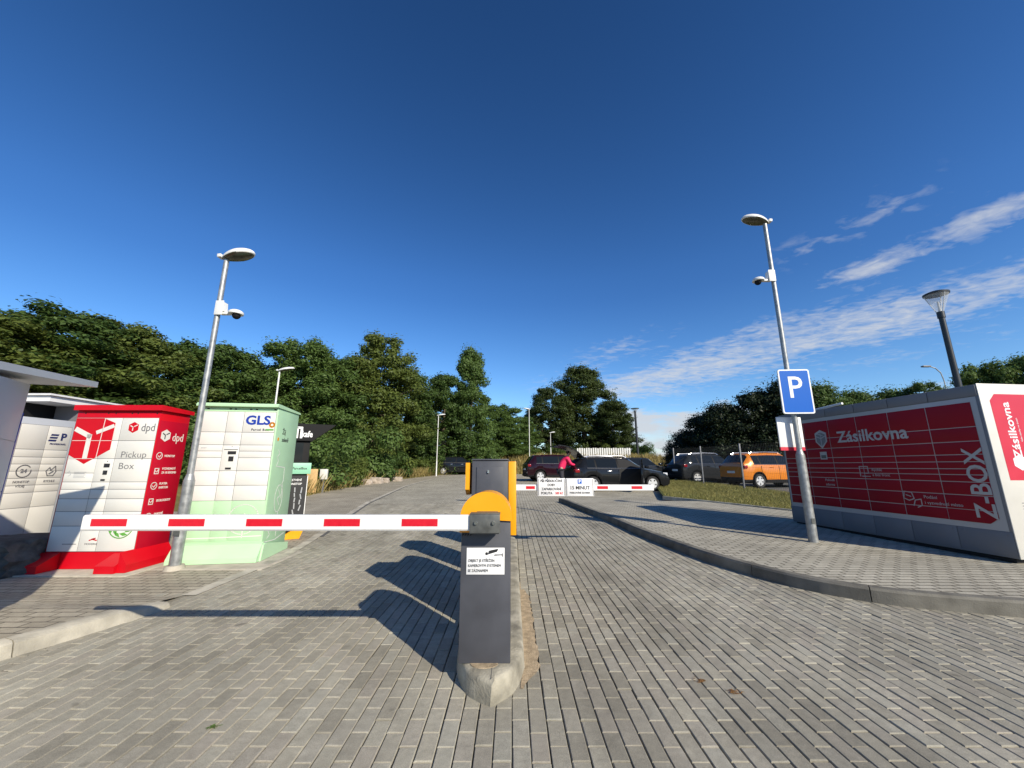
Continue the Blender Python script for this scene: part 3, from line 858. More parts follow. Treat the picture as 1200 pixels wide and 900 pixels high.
bm = BM(); box(bm, -0.16, 0.16, 0, 0.36, 0, 0.92, bev=0.006); obj('post_body', bm, M['greyblue'], t, smooth=30)
bm = BM(); half_dome(bm, -0.165, 0.165, 0.0, 0.36, 0.922); obj('post_cap', bm, M['yellow'], t, smooth=30)

# ------------------------------------------------------------------ parcel lockers
def door_grid(parent, cells, m, y=-0.006, gap=0.003, name='door'):
    for (x0, x1, z0, z1) in cells:
        bm = BM(); box(bm, x0 + gap, x1 - gap, y, -0.0005, z0 + gap, z1 - gap, bev=0.0025)
        obj(name, bm, m, parent, smooth=30)

def hexcube(cx, cz, r):
    return [(cx + r * math.cos(R(90 + 60 * i)), cz + r * math.sin(R(90 + 60 * i))) for i in range(6)]

def cube_logo(parent, fn, cx, cz, r, mc, ml, t0, t1):
    bm = BM(); prism(bm, hexcube(cx, cz, r), fn, t0, t1)
    lg = obj('emblem', bm, mc, parent)
    bm = BM(); w = r * 0.17
    ribbon(bm, [(cx - r * 0.55, cz + r * 0.30), (cx - r * 0.1, cz + r * 0.05), (cx - r * 0.1, cz - r * 0.55)], w, fn, t1, t1 + (t1 - t0) * 0.5)
    ribbon(bm, [(cx + r * 0.15, cz + r * 0.18), (cx + r * 0.62, cz + r * 0.42)], w, fn, t1, t1 + (t1 - t0) * 0.5)
    obj('emblem_lines', bm, ml, lg)
    return lg

# red and white locker
W_, D_, H_ = 1.13, 0.50, 2.03
t = thing('parcel_locker', 'red and white parcel locker with splayed red feet, Pickup Box on its doors', 'parcel locker', (-5.98, 5.27, 0.02), R(1.0))
bm = BM(); box(bm, 0, W_, 0, D_, 0.20, H_, bev=0.004)
c = obj('carcass', bm, M['red'], t, smooth=30)
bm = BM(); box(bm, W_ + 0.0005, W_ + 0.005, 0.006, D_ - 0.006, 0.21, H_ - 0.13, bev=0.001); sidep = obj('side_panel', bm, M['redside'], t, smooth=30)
bm = BM(); prism(bm, [(-0.05, H_ + 0.001), (D_ + 0.02, H_ + 0.001), (D_ + 0.02, H_ + 0.055), (-0.035, H_ + 0.075), (-0.05, H_ + 0.065)], lambda u, v, tt: (tt, u, v), -0.015, W_ + 0.04)
obj('lid', bm, M['red'], t, smooth=30)
bm = BM()
for x in (0.11, 0.42, 0.52, 0.74, 0.82, 1.08):
    cyl(bm, (x, -0.001, H_ - 0.035), (x, -0.004, H_ - 0.035), 0.010, 0.010, 10)
obj('vent_holes', bm, M['dark'], t)
# base plinth with two wedge feet
bm = BM(); box(bm, 0.0, W_, 0.0, D_, 0.0, 0.199, bev=0.003)
for a, b in ((-0.04, 0.20), (W_ - 0.24, W_ + 0.0)):
    prism(bm, [(-0.24, 0.0), (-0.002, 0.0), (-0.002, 0.20), (-0.24, 0.085)], lambda u, v, tt: (tt, u, v), a, b)
prism(bm, [(W_ + 0.002, 0), (W_ + 0.10, 0), (W_ + 0.10, 0.09), (W_ + 0.002, 0.24)], lambda u, v, tt: (u, tt, v), -0.2, D_)
obj('base', bm, M['red'], t, smooth=20)
bm = BM(); box(bm, 0.010, 1.120, -0.0025, -0.0006, 0.208, 1.932); obj('door_frame', bm, M['greyink'], t)
cx_ = [0.012, 0.40, 0.63, 1.118]
zr = [0.21, 0.52, 0.70, 0.86, 0.98, 1.075, 1.19, 1.38, 1.62, 1.93]
cells = []
for i in range(3):
    for j in range(9):
        if i == 1 and 5 <= j <= 6: continue
        if i == 2 and j in (6,): continue
        z1 = zr[j + 1]
        if i == 2 and j == 5: z1 = zr[7]
        cells.append((cx_[i], cx_[i + 1], zr[j], z1))
door_grid(t, cells, M['white'])
bm = BM(); box(bm, 0.403, 0.627, -0.008, -0.0005, 1.078, 1.377, bev=0.002); tp = obj('terminal', bm, M['white'], t, smooth=30)
for nm_, bx in (('screen', (0.515, 0.59, 1.265, 1.315)), ('scanner', (0.52, 0.575, 1.17, 1.225)), ('card_slot', (0.51, 0.565, 1.09, 1.113))):
    bm = BM(); box(bm, bx[0], bx[1], -0.0125, -0.0085, bx[2], bx[3]); obj(nm_, bm, M['ink'], tp)
bm = BM(); cyl(bm, (0.55, -0.0085, 1.345), (0.55, -0.011, 1.345), 0.006, 0.006, 8); obj('camera_eye', bm, M['ink'], tp)
# large cropped emblem on the upper left doors
bm = BM()
prism(bm, [(0.0135, 1.925), (0.38, 1.925), (0.545, 1.86), (0.545, 1.50), (0.24, 1.31), (0.0135, 1.43)], FRONT, -0.0085, -0.0062)
eb = obj('emblem', bm, M['red'], t)
bm = BM()
ribbon(bm, [(0.05, 1.77), (0.235, 1.68), (0.235, 1.40)], 0.062, FRONT, -0.0105, -0.0086)
ribbon(bm, [(0.335, 1.735), (0.52, 1.815)], 0.05, FRONT, -0.0105, -0.0086)
ribbon(bm, [(0.40, 1.92), (0.385, 1.40)], 0.008, FRONT, -0.0105, -0.0086)
ribbon(bm, [(0.02, 1.62), (0.54, 1.62)], 0.006, FRONT, -0.0105, -0.0086)
ribbon(bm, [(0.02, 1.38), (0.34, 1.38)], 0.006, FRONT, -0.0105, -0.0086)
obj('emblem_lines', bm, M['white'], eb)
cube_logo(t, FRONT, 0.80, 1.80, 0.075, M['red'], M['white'], -0.0062, -0.0078)
text('dpd', 0.15, M['greyink'], t, (1.0, -0.0075, 1.795), sx=0.85)
text('Pickup', 0.12, M['greyink'], t, (0.70, -0.0075, 1.43), align='LEFT', bold=-0.001, sx=1.1)
text('Box', 0.12, M['greyink'], t, (0.70, -0.0075, 1.28), align='LEFT', bold=-0.001, sx=1.1)
bm = BM()
for i in range(5):
    box(bm, 0.14, 0.30 - 0.02 * (i % 2), -0.0072, -0.0062, 1.20 - i * 0.018, 1.206 - i * 0.018)
ribbon(bm, [(0.05, 1.19), (0.08, 1.22), (0.10, 1.17), (0.07, 1.15)], 0.005, FRONT, -0.0072, -0.0062)
obj('notice_lines', bm, M['greylock'], t)
# green leaf wreath low on the doors
bm = BM()
ribbon(bm, ring(0.90, 0.53, 0.16, 28, R(170), R(395)), 0.012, FRONT, -0.0075, -0.0062)
for a, r_, s_ in ((205, 0.13, 0.055), (228, 0.10, 0.06), (255, 0.12, 0.05), (292, 0.12, 0.055), (330, 0.12, 0.06), (20, 0.12, 0.05)):
    ccx, ccz = 0.90 + r_ * math.cos(R(a)), 0.53 + r_ * math.sin(R(a))
    dx, dz = math.cos(R(a + 60)), math.sin(R(a + 60))
    prism(bm, [(ccx - dx * s_, ccz - dz * s_), (ccx + dz * s_ * 0.4, ccz - dx * s_ * 0.4), (ccx + dx * s_, ccz + dz * s_), (ccx - dz * s_ * 0.4, ccz + dx * s_ * 0.4)], FRONT, -0.0078, -0.0062)
obj('leaf_wreath', bm, M['leafgreen'], t)
bm = BM(); ribbon(bm, [(0.53, 0.345), (0.60, 0.37), (0.56, 0.36), (0.62, 0.345)], 0.014, FRONT, -0.0075, -0.0062)
obj('bird_mark', bm, M['red'], t)
text('MODERNÍ', 0.03, M['greyink'], t, (0.56, -0.0075, 0.30), sx=1.2)
bm = BM(); ribbon(bm, [(0.20, 0.30), (0.37, 0.30)], 0.008, FRONT, -0.0075, -0.0062); obj('print_line', bm, M['greyink'], t)
SD = SIDE(W_ + 0.005)
SROT = (PI / 2, 0, PI / 2)
cube_logo(t, SD, 0.13, 1.70, 0.085, M['white'], M['ink'], -0.0005, -0.002)
text('dpd', 0.16, M['white'], t, (W_ + 0.0062, 0.34, 1.68), SROT, sx=0.8)
for k, (a, b) in enumerate((('NONSTOP', ''), ('VYZVEDNUTÍ', 'ZA 10 SEKUND'), ('PLATBA', 'KARTOU'), ('EKOLOGICKY', ''), ('SNADNÉ', 'VYZVEDNUTÍ'))):
    z = 1.42 - 0.20 * k
    bm = BM()
    ribbon(bm, ring(0.09, z, 0.045, 14) if k % 2 == 0 else [(0.06, z - 0.04), (0.06, z + 0.03), (0.12, z + 0.03), (0.12, z - 0.04), (0.06, z - 0.04)], 0.010, SD, -0.0005, -0.002)
    ribbon(bm, [(0.07, z), (0.09, z - 0.02), (0.115, z + 0.015)], 0.009, SD, -0.0005, -0.002)
    obj('side_icon', bm, M['white'], t)
    text(a, 0.042, M['white'], t, (W_ + 0.0062, 0.17, z + (0.025 if b else 0)), SROT, align='LEFT', sx=0.85, bold=0.0008)
    if b: text(b, 0.042, M['white'], t, (W_ + 0.0062, 0.17, z - 0.028), SROT, align='LEFT', sx=0.85, bold=0.0008)

# pale green and white locker
W_, D_, H_ = 1.06, 0.79, 2.14
t = thing('parcel_locker', 'pale green and white parcel locker with flared green foot, GLS on its top door', 'parcel locker', (-4.58, 5.62, 0.02), R(8.5))
bm = BM(); box(bm, 0, W_, 0, D_, 0.0, H_, bev=0.004)
obj('carcass', bm, M['green'], t, smooth=30)
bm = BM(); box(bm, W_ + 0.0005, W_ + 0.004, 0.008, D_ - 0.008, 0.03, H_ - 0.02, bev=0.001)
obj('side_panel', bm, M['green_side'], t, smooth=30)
bm = BM(); prism(bm, [(-0.07, H_ + 0.03), (-0.07, H_ + 0.005), (0.0, H_ + 0.001), (D_ + 0.02, H_ + 0.001), (D_ + 0.02, H_ + 0.03), (0.05, H_ + 0.055), (-0.05, H_ + 0.055)], lambda u, v, tt: (tt, u, v), -0.03, W_ + 0.02)
obj('lid', bm, M['green'], t, smooth=30)
bm = BM(); prism(bm, [(-0.17, 0.0), (-0.002, 0.0), (-0.002, 0.24), (-0.05, 0.22), (-0.165, 0.06)], lambda u, v, tt: (tt, u, v), -0.03, W_ + 0.03)
prism(bm, [(-0.1, 0.0), (D_, 0.0), (D_, 0.10), (-0.002, 0.22), (-0.05, 0.20)], lambda u, v, tt: (tt, u, v), W_ + 0.031, W_ + 0.055)
obj('foot', bm, M['green'], t, smooth=20)
bm = BM()
for x in (0.10, 0.40, 0.47, 0.68, 0.76, 1.02):
    box(bm, x - 0.015, x + 0.015, -0.004, -0.0005, H_ - 0.035, H_ - 0.018)
obj('vent_holes', bm, M['dark'], t)
bm = BM(); box(bm, 0.028, 1.042, -0.0025, -0.0006, 0.80, 2.077); obj('door_frame', bm, M['greyink'], t)
cx_ = [0.03, 0.375, 0.60, 1.04]
zr = [0.80, 1.00, 1.20, 1.41, 1.515, 1.62, 1.82, 2.08]
zr = [0.80, 1.01, 1.215, 1.40, 1.495, 1.585, 1.77, 2.075]
cells = []
for i in range(3):
    for j in range(7):
        if i == 1 and j in (2, 3, 4): continue
        if i == 2 and j == 6: pass
        cells.append((cx_[i], cx_[i + 1], zr[j], zr[j + 1]))
door_grid(t, cells, M['white'])
zg = [0.26, 0.56, 0.80]
door_grid(t, [(cx_[i], cx_[i + 1], zg[j], zg[j + 1]) for i in range(3) for j in range(2)], M['green'])
bm = BM(); box(bm, 0.378, 0.597, -0.009, -0.0005, 1.218, 1.58, bev=0.002); tp = obj('terminal', bm, M['white'], t, smooth=30)
for nm_, bx in (('terminal_line', (0.40, 0.585, 1.515, 1.522)), ('screen', (0.455, 0.565, 1.45, 1.495)), ('scanner', (0.475, 0.54, 1.35, 1.42)), ('card_slot', (0.45, 0.525, 1.235, 1.262))):
    bm = BM(); box(bm, bx[0], bx[1], -0.0135, -0.0095, bx[2], bx[3]); obj(nm_, bm, M['ink'], tp)
bm = BM(); cyl(bm, (0.50, -0.0095, 1.56), (0.50, -0.012, 1.56), 0.006, 0.006, 8); obj('camera_eye', bm, M['ink'], tp)
text('GLS', 0.185, M['inkblue'], t, (0.80, -0.0075, 1.945), bold=0.006, sx=1.1)
bm = BM(); ribbon(bm, ring(1.0, 1.885, 0.03, 16), 0.024, FRONT, -0.008, -0.0062); obj('dot_mark', bm, M['orange'], t)
text('Parcel Box', 0.045, M['ink'], t, (0.84, -0.0075, 1.81), bold=0.001, space=1.2)
bm = BM(); ribbon(bm, [(0.93, 1.812), (1.02, 1.812)], 0.022, FRONT, -0.009, -0.0076); obj('print_line', bm, M['leafgreen'], t)
text('SMART', 0.024, M['greylock'], t, (0.09, -0.0075, 1.54), align='LEFT')
bm = BM()
ribbon(bm, ring(0.78, 0.545, 0.20, 40), 0.013, FRONT, -0.0078, -0.0062)
ribbon(bm, [(0.79, 0.30), (0.79, 0.62)], 0.012, FRONT, -0.0078, -0.0062)
ribbon(bm, ring(0.79, 0.52, 0.10, 12, R(180), R(360)), 0.012, FRONT, -0.0078, -0.0062)
ribbon(bm, [(0.03, 0.30), (0.5, 0.305), (1.04, 0.32)], 0.013, FRONT, -0.0078, -0.0062)
obj('line_drawing', bm, M['white'], t)
SD = SIDE(W_ + 0.004)
text('Žij', 0.11, M['ink'], t, (W_ + 0.005, 0.22, 1.80), SROT, align='LEFT', bold=0.001)
text('zeleně', 0.09, M['ink'], t, (W_ + 0.005, 0.23, 1.68), SROT, align='LEFT', bold=0.001)
bm = BM(); prism(bm, circ(0.10, 1.68, 0.028, 14), SD, -0.002, -0.0005); obj('dot_mark', bm, M['orange'], t)
bm = BM(); w = 0.012
ribbon(bm, [(0.16, 1.52), (0.22, 1.47), (0.15, 1.42), (0.2, 1.36), (0.15, 1.28), (0.45, 1.26), (0.46, 1.05), (0.42, 1.02), (0.45, 0.98), (0.44, 0.80)], w, SD, -0.002, -0.0005)
ribbon(bm, [(0.36 + 0.13 * math.cos(a), 0.80 + 0.20 * math.sin(a)) for a in [2 * PI * i / 24 for i in range(25)]], w, SD, -0.002, -0.0005)
ribbon(bm, [(0.33, 0.93), (0.41, 0.84), (0.31, 0.80), (0.40, 0.70)], w, SD, -0.002, -0.0005)
ribbon(bm, [(0.38, 0.60), (0.42, 0.52), (0.36, 0.48), (0.41, 0.40), (0.41, 0.25)], w, SD, -0.002, -0.0005)
ribbon(bm, [(0.05, 0.22), (0.4, 0.20), (0.7, 0.25)], w, SD, -0.002, -0.0005)
ribbon(bm, [(0.14, 0.36), (0.20, 0.30), (0.13, 0.26)], w, SD, -0.002, -0.0005)
obj('line_drawing', bm, M['white'], t)

# cream locker under a white canopy, seen between the grey one and the red one; it faces the drive
t = thing('parcel_locker', 'cream parcel locker with 24 and hand symbols, standing behind the dark boulder', 'parcel locker', (-7.0, 4.95, 0.10), R(90))
W_, H_ = 1.22, 1.90
bm = BM(); box(bm, 0, W_, 0, 0.6, 0.0, H_, bev=0.004); obj('carcass', bm, M['lightgrey'], t, smooth=30)
bm = BM(); box(bm, 0.0, W_, -0.004, -0.0005, 0.0, 0.14); obj('plinth', bm, M['bluetrim'], t)
bm = BM(); box(bm, 0.028, 1.19, -0.0025, -0.0006, 0.158, 1.802); obj('door_frame', bm, M['greyink'], t)
cxs = [0.03, 0.54, 0.88, 1.19]
zr = [0.16, 0.62, 0.83, 0.93, 1.03, 1.13, 1.23, 1.33, 1.44, 1.80]
cells = [(cxs[k], cxs[k + 1], zr[j], zr[j + 1]) for j in range(9) for k in range(3)]
door_grid(t, cells, M['offwhite'])
bm = BM(); ribbon(bm, ring(0.70, 1.13, 0.085, 20, R(40), R(370)), 0.013, FRONT, -0.0085, -0.0062); obj('clock_icon', bm, M['greyink'], t)
text('24', 0.075, M['greyink'], t, (0.70, -0.0078, 1.13), bold=0.003)
text('NONSTOP', 0.044, M['greyink'], t, (0.70, -0.0078, 0.98), bold=0.001, sx=0.9)
text('VÝDEJ', 0.044, M['greyink'], t, (0.70, -0.0078, 0.92), bold=0.001, sx=0.9)
bm = BM(); ribbon(bm, [(1.00, 1.06), (0.97, 1.13), (1.01, 1.18), (1.03, 1.14), (1.08, 1.2), (1.10, 1.12), (1.07, 1.06), (1.00, 1.06)], 0.013, FRONT, -0.0085, -0.0062)
ribbon(bm, [(1.02, 1.09), (1.06, 1.12)], 0.02, FRONT, -0.0085, -0.0062); obj('hand_icon', bm, M['greyink'], t)
text('RYCHLE', 0.044, M['greyink'], t, (1.04, -0.0078, 0.98), bold=0.001, sx=0.9)
bm = BM()
for k in range(3):
    prism(bm, [(0.93 - k * 0.010, 1.68 - k * 0.042), (1.03 - k * 0.010, 1.68 - k * 0.042), (1.02 - k * 0.010, 1.654 - k * 0.042), (0.92 - k * 0.010, 1.654 - k * 0.042)], FRONT, -0.0085, -0.0062)
obj('stripe_mark', bm, M['navy'], t)
text('P', 0.15, M['navy'], t, (1.095, -0.0078, 1.636), bold=0.005)
text('PROFESIONÁL', 0.034, M['navy'], t, (1.04, -0.0078, 1.53), bold=0.0008)
bm = BM()
box(bm, 0.72, 3.0, -0.10, 1.6, 2.15, 2.235)
box(bm, 0.68, 3.05, -0.14, 1.65, 2.236, 2.262)
rf = obj('canopy', bm, M['roofwhite'], t, smooth=20)
bm = BM(); box(bm, 2.9, 2.96, 0.3, 0.36, -0.1, 2.149); obj('canopy_frame', bm, M['boxgrey'], t)
bm = BM(); box(bm, W_ + 0.02, W_ + 0.07, -0.02, 0.6, 0, 2.149)
obj('canopy_frame', bm, M['boxgrey'], t)
bm = BM(); box(bm, -0.3, 2.9, 0.40, 0.44, 1.901, 2.149); obj('back_wall', bm, M['black'], t)

# light grey locker cut by the left picture edge, with its sloping canopy
t = thing('parcel_locker', 'light grey parcel locker with blue edge, cut off by the left frame edge', 'parcel locker', (0, 0, 0.0), 0)
bm = BM()
a_ = Vector((-4.22, 3.30)); u_ = Vector((0.695, -0.719)); n_ = Vector((-0.719, -0.695))
P = [a_, a_ + u_ * 1.1, a_ + u_ * 1.1 + n_ * 0.8, a_ + n_ * 0.8]
tops = [2.00, 1.90, 1.90, 2.00]
A = [bm.verts.new((p.x, p.y, 0.1)) for p in P]; B = [bm.verts.new((p.x, p.y, h)) for p, h in zip(P, tops)]
bm.faces.new(A[::-1]); bm.faces.new(B)
for i in range(4): bm.faces.new((A[i], A[(i + 1) % 4], B[(i + 1) % 4], B[i]))
bmesh.ops.recalc_face_normals(bm, faces=bm.faces[:])
obj('carcass', bm, M['lightgrey'], t)
bm = BM()
def onface(u, v, tt):
    p = a_ + u_ * u - n_ * tt
    return (p.x, p.y, v)
prism(bm, [(0.0, 0.1), (0.035, 0.1), (0.035, 1.55), (0.0, 1.75)], onface, 0.0005, 0.006)
obj('edge_trim', bm, M['bluetrim'], t)
bm = BM()
for z0, z1 in ((0.2, 0.7), (0.7, 1.1), (1.1, 1.5), (1.5, 1.88)):
    prism(bm, [(0.06, z0 + 0.004), (1.05, z0 + 0.004), (1.05, z1 - 0.004), (0.06, z1 - 0.004)], onface, 0.0005, 0.006)
obj('door', bm, M['lightgrey'], t)
bm = BM()
Pc = [(-4.2, 3.82, 2.08), (-3.5, 2.45, 1.95), (-4.9, 1.75, 1.95), (-5.7, 3.3, 2.08)]
A = [bm.verts.new(p) for p in Pc]; B = [bm.verts.new((p[0], p[1], p[2] + 0.055)) for p in Pc]
bm.faces.new(A[::-1]); bm.faces.new(B)
for i in range(4): bm.faces.new((A[i], A[(i + 1) % 4], B[(i + 1) % 4], B[i]))
bmesh.ops.recalc_face_normals(bm, faces=bm.faces[:])
obj('canopy', bm, M['lightgrey'], t)

# unseen tall stand-in outside the frame, added to throw shade over this corner
t = thing('parcel_locker', 'unseen tall grey box added beyond the left frame edge to cast shade', 'parcel locker', (-4.7, 1.2, 0.09), 0)
bm = BM(); box(bm, 0, 1.12, 0, 1.15, 0, 2.95, bev=0.01); obj('carcass', bm, M['lightgrey'], t, smooth=30)
door_grid(t, [(0.03 + 0.53 * i, 0.56 + 0.53 * i, 0.1 + 0.45 * j, 0.55 + 0.45 * j) for i in range(2) for j in range(6)], M['offwhite'])

# long dark red locker on the right
W_, D_, H_ = 3.35, 0.75, 2.22
ang = math.atan2(-0.994, 0.107)
t = thing('parcel_locker', 'long dark red parcel locker with Zásilkovna and Z-BOX lettering behind the parking sign', 'parcel locker', (5.79, 8.33, gz(6.5) + 0.128), ang)
bm = BM(); box(bm, 0.0, W_, 0.0, D_, 0.05, H_, bev=0.005)
obj('carcass', bm, M['boxgrey'], t, smooth=30)
bm = BM(); box(bm, 0.05, W_ - 0.05, 0.03, D_ - 0.03, 0.0, 0.049); obj('plinth', bm, M['dark'], t)
bm = BM()
for i in range(6):
    box(bm, i * W_ / 6 + 0.004, (i + 1) * W_ / 6 - 0.004, -0.012, -0.001, 2.07, H_ - 0.004, bev=0.003)
obj('fascia', bm, M['boxgrey'], t, smooth=30)
bm = BM()
for i in range(6):
    box(bm, i * W_ / 6 + 0.004, (i + 1) * W_ / 6 - 0.004, -0.008, -0.001, 0.075, 0.355, bev=0.003)
    for xx in (0.05, 0.51):
        cyl(bm, (i * W_ / 6 + xx, -0.009, 0.32), (i * W_ / 6 + xx, -0.013, 0.32), 0.012, 0.012, 8)
obj('skirt', bm, M['boxgrey'], t, smooth=30)
bm = BM()
box(bm, 0.03, W_ - 0.03, -0.003, -0.0008, 0.36, 2.06); obj('frame_strip', bm, M['greylock'], t)
fr = [0, .21, .33, .44, .50, .56, .61, .67, .78, .90, 1]
zt = [2.00 - f_ * 1.57 for f_ in fr]
cw = (W_ - 0.06 - 0.09) / 6
for i in range(6):
    for j in range(10):
        x0, x1 = 0.03 + 0.03 + cw * i, 0.03 + 0.03 + cw * (i + 1)
        bm = BM()
        if i == 5 and j == 9:
            prism(bm, [(x0 + 0.003, zt[10] + 0.003), (x1 - 0.10, zt[10] + 0.003), (x1 - 0.003, zt[10] + 0.08), (x1 - 0.003, zt[9] - 0.003), (x0 + 0.003, zt[9] - 0.003)], FRONT, -0.0085, -0.0035)
        else:
            box(bm, x0 + 0.006, x1 - 0.006, -0.0085, -0.0035, zt[j + 1] + 0.005, zt[j] - 0.005, bev=0.001)
        obj('door', bm, M['boxred'], t, smooth=30)
text('Zásilkovna', 0.275, M['greylock'], t, (1.86, -0.0102, 1.66), bold=0.005, sx=0.98)
bm = BM()
shield = [(1.00, 1.72), (1.12, 1.78), (1.24, 1.72), (1.24, 1.56), (1.12, 1.43), (1.00, 1.56)]
shift = lambda P_: [(a - 0.17, b + 0.05) for a, b in P_]
shield = shift(shield)
prism(bm, shield, FRONT, -0.0105, -0.0088)
sh = obj('shield_emblem', bm, M['greylock'], t)
bm = BM()
prism(bm, shift([(1.025, 1.69), (1.115, 1.735), (1.115, 1.475), (1.025, 1.56)]), FRONT, -0.012, -0.0107)
prism(bm, shift([(1.125, 1.735), (1.215, 1.69), (1.215, 1.56), (1.125, 1.475)]), FRONT, -0.012, -0.0107)
obj('shield_fill', bm, M['boxgrey'], sh)
bm = BM(); ribbon(bm, shift([(1.03, 1.66), (1.12, 1.62), (1.21, 1.66)]), 0.014, FRONT, -0.0132, -0.0121); ribbon(bm, shift([(1.06, 1.71), (1.16, 1.67)]), 0.012, FRONT, -0.0132, -0.0121); ribbon(bm, shift([(1.12, 1.62), (1.12, 1.48)]), 0.012, FRONT, -0.0132, -0.0121)
obj('shield_lines', bm, M['greylock'], sh)
text('Z-BOX', 0.30, M['greylock'], t, (3.16, -0.0105, 0.94), (PI / 2, -PI / 2, 0), bold=0.004, sx=0.98)
# notices on the doors
for x, z, a, b, ic in ((1.79, 1.06, 'Rychle', 'a bez front', 0), (2.47, 0.68, 'Podání', 'i vyzvednutí místo', 1), (0.90, 0.87, 'Pohodlí', 'zdarma', 2)):
    text(a, 0.062, M['greylock'], t, (x, -0.0102, z + 0.035), align='LEFT')
    text(b, 0.062, M['greylock'], t, (x, -0.0102, z - 0.045), align='LEFT')
    if ic < 2:
        bm = BM()
        if ic == 0:
            ribbon(bm, [(x - 0.2, z - 0.07), (x - 0.2, z + 0.09), (x - 0.06, z + 0.09), (x - 0.06, z - 0.02), (x - 0.13, z - 0.02)], 0.012, FRONT, -0.0105, -0.0088)
            ribbon(bm, [(x - 0.17, z - 0.07), (x - 0.04, z - 0.07)], 0.012, FRONT, -0.0105, -0.0088)
        else:
            ribbon(bm, [(x - 0.27, z), (x - 0.25, z + 0.10), (x - 0.15, z + 0.09), (x - 0.13, z), (x - 0.2, z - 0.03), (x - 0.27, z)], 0.012, FRONT, -0.0105, -0.0088)
            ribbon(bm, [(x - 0.15, z - 0.1), (x - 0.12, z - 0.02), (x - 0.04, z), (x - 0.04, z - 0.09), (x - 0.1, z - 0.12)], 0.012, FRONT, -0.0105, -0.0088)
            ribbon(bm, [(x - 0.23, z + 0.05), (x - 0.17, z + 0.03)], 0.012, FRONT, -0.0105, -0.0088)
        obj('line_icon', bm, M['greylock'], t)
bm = BM(); box(bm, 0.88, 1.02, -0.0115, -0.0088, 1.28, 1.42); box(bm, 0.90, 1.0, -0.0135, -0.0116, 1.30, 1.36, 1)
obj('label_plate', bm, [M['greylock'], M['steel']], t)
# white end panel towards the camera
bm = BM(); box(bm, W_ + 0.001, W_ + 0.012, 0.0, D_, 0.05, H_ + 0.01, bev=0.003); ep = obj('end_panel', bm, M['offwhite'], t, smooth=30)
SD = SIDE(W_ + 0.012)
bm = BM(); prism(bm, [(0.14, 0.98), (0.70, 0.98), (0.70, 2.09), (0.23, 2.09), (0.14, 2.00)], SD, -0.0015, -0.0003); obj('red_print', bm, M['boxred_side'], t)
text('Zásilkovna', 0.17, M['signwhite'], t, (W_ + 0.0145, 0.36, 1.62), (PI / 2, -PI / 2, PI / 2), bold=0.003)
text('Vaše zásilky na dosah', 0.036, M['signwhite'], t, (W_ + 0.0145, 0.47, 1.62), (PI / 2, -PI / 2, PI / 2))
bm = BM(); prism(bm, [(0.26, 1.16), (0.36, 1.10), (0.46, 1.16), (0.46, 1.25), (0.36, 1.30), (0.26, 1.25)], SD, -0.003, -0.0016); obj('shield_emblem', bm, M['signwhite'], t)
bm = BM()
for i in range(4): box(bm, W_ + 0.0125, W_ + 0.0135, 0.22, 0.42 - 0.03 * (i % 2), 0.70 - i * 0.035, 0.708 - i * 0.035)
obj('print_lines', bm, M['greyink'], t)
bm = BM(); cyl(bm, (0.62, 0.20, H_ + 0.03), (1.30, 0.20, H_ + 0.075), 0.022, 0.022, 8); obj('roof_lamp', bm, M['lampwhite'], t)

# black coffee kiosk between green locker and drive
t = thing('vending_kiosk', 'black vending kiosk with mint band and slanted hood behind the green locker', 'kiosk', (-4.53, 7.02, 0.03), R(30))
W_ = 0.79
bm = BM(); box(bm, 0, W_, 0, 0.75, 0.10, 1.98, bev=0.005); obj('body', bm, M['black'], t, smooth=30)
bm = BM(); prism(bm, [(-0.02, 1.74), (W_ + 0.02, 1.74), (W_ + 0.42, 2.06), (W_ + 0.30, 2.06), (-0.02, 2.06)], FRONT, -0.06, 0.80); obj('hood', bm, M['black'], t)
bm = BM(); box(bm, 0.28, W_ + 0.055, -0.035, -0.001, 1.13, 1.33, bev=0.003); gb = obj('mint_band', bm, M['mint'], t, smooth=30)
text('GLS ParcelBox', 0.06, M['ink'], t, (0.60, -0.0365, 1.23), bold=0.001)
text('kafe', 0.16, M['signwhite'], t, (0.72, -0.0615, 1.86), bold=0.004, sx=0.7)
bm = BM(); ribbon(bm, [(0.55, 1.80), (0.55, 1.98), (0.62, 1.98), (0.62, 1.80)], 0.04, FRONT, -0.063, -0.0605); obj('cup_mark', bm, M['signwhite'], t)
bm = BM(); box(bm, 0.25, W_ + 0.01, -0.012, -0.001, 0.14, 1.10); ps = obj('poster', bm, M['ink'], t)
bm = BM(); box(bm, W_ + 0.011, W_ + 0.022, -0.014, 0.02, 0.14, 1.10); obj('poster_edge', bm, M['signwhite'], t)
text('OBČERSTVENÍ', 0.05, M['signwhite'], ps, (0.55, -0.0135, 1.02), bold=0.001)
text('NONSTOP', 0.05, M['signwhite'], ps, (0.60, -0.0135, 0.95), bold=0.001)
bm = BM(); rr = random.Random(3)
for k in range(4):
    x = 0.42 + 0.1 * k; z = 0.88
    while z > 0.3 + 0.08 * k:
        l = rr.uniform(0.03, 0.09)
        ribbon(bm, [(x + rr.uniform(-.012, .012), z), (x + rr.uniform(-.012, .012), z - l)], 0.02, FRONT, -0.0145, -0.0125); z -= l + 0.03
obj('leaf_print', bm, M['greylock'], ps)
bm = BM(); prism(bm, [(0.42, 0.0), (W_ - 0.02, 0.0), (W_ + 0.03, 0.14), (0.62, 0.135)], FRONT, -0.08, 0.5); box(bm, 0.02, 0.12, 0.05, 0.5, 0, 0.1); obj('foot', bm, M['yellow'], t)
bm = BM(); box(bm, 0.3, 0.68, -0.004, -0.0005, 1.38, 1.70); obj('display', bm, M['glass'], t)

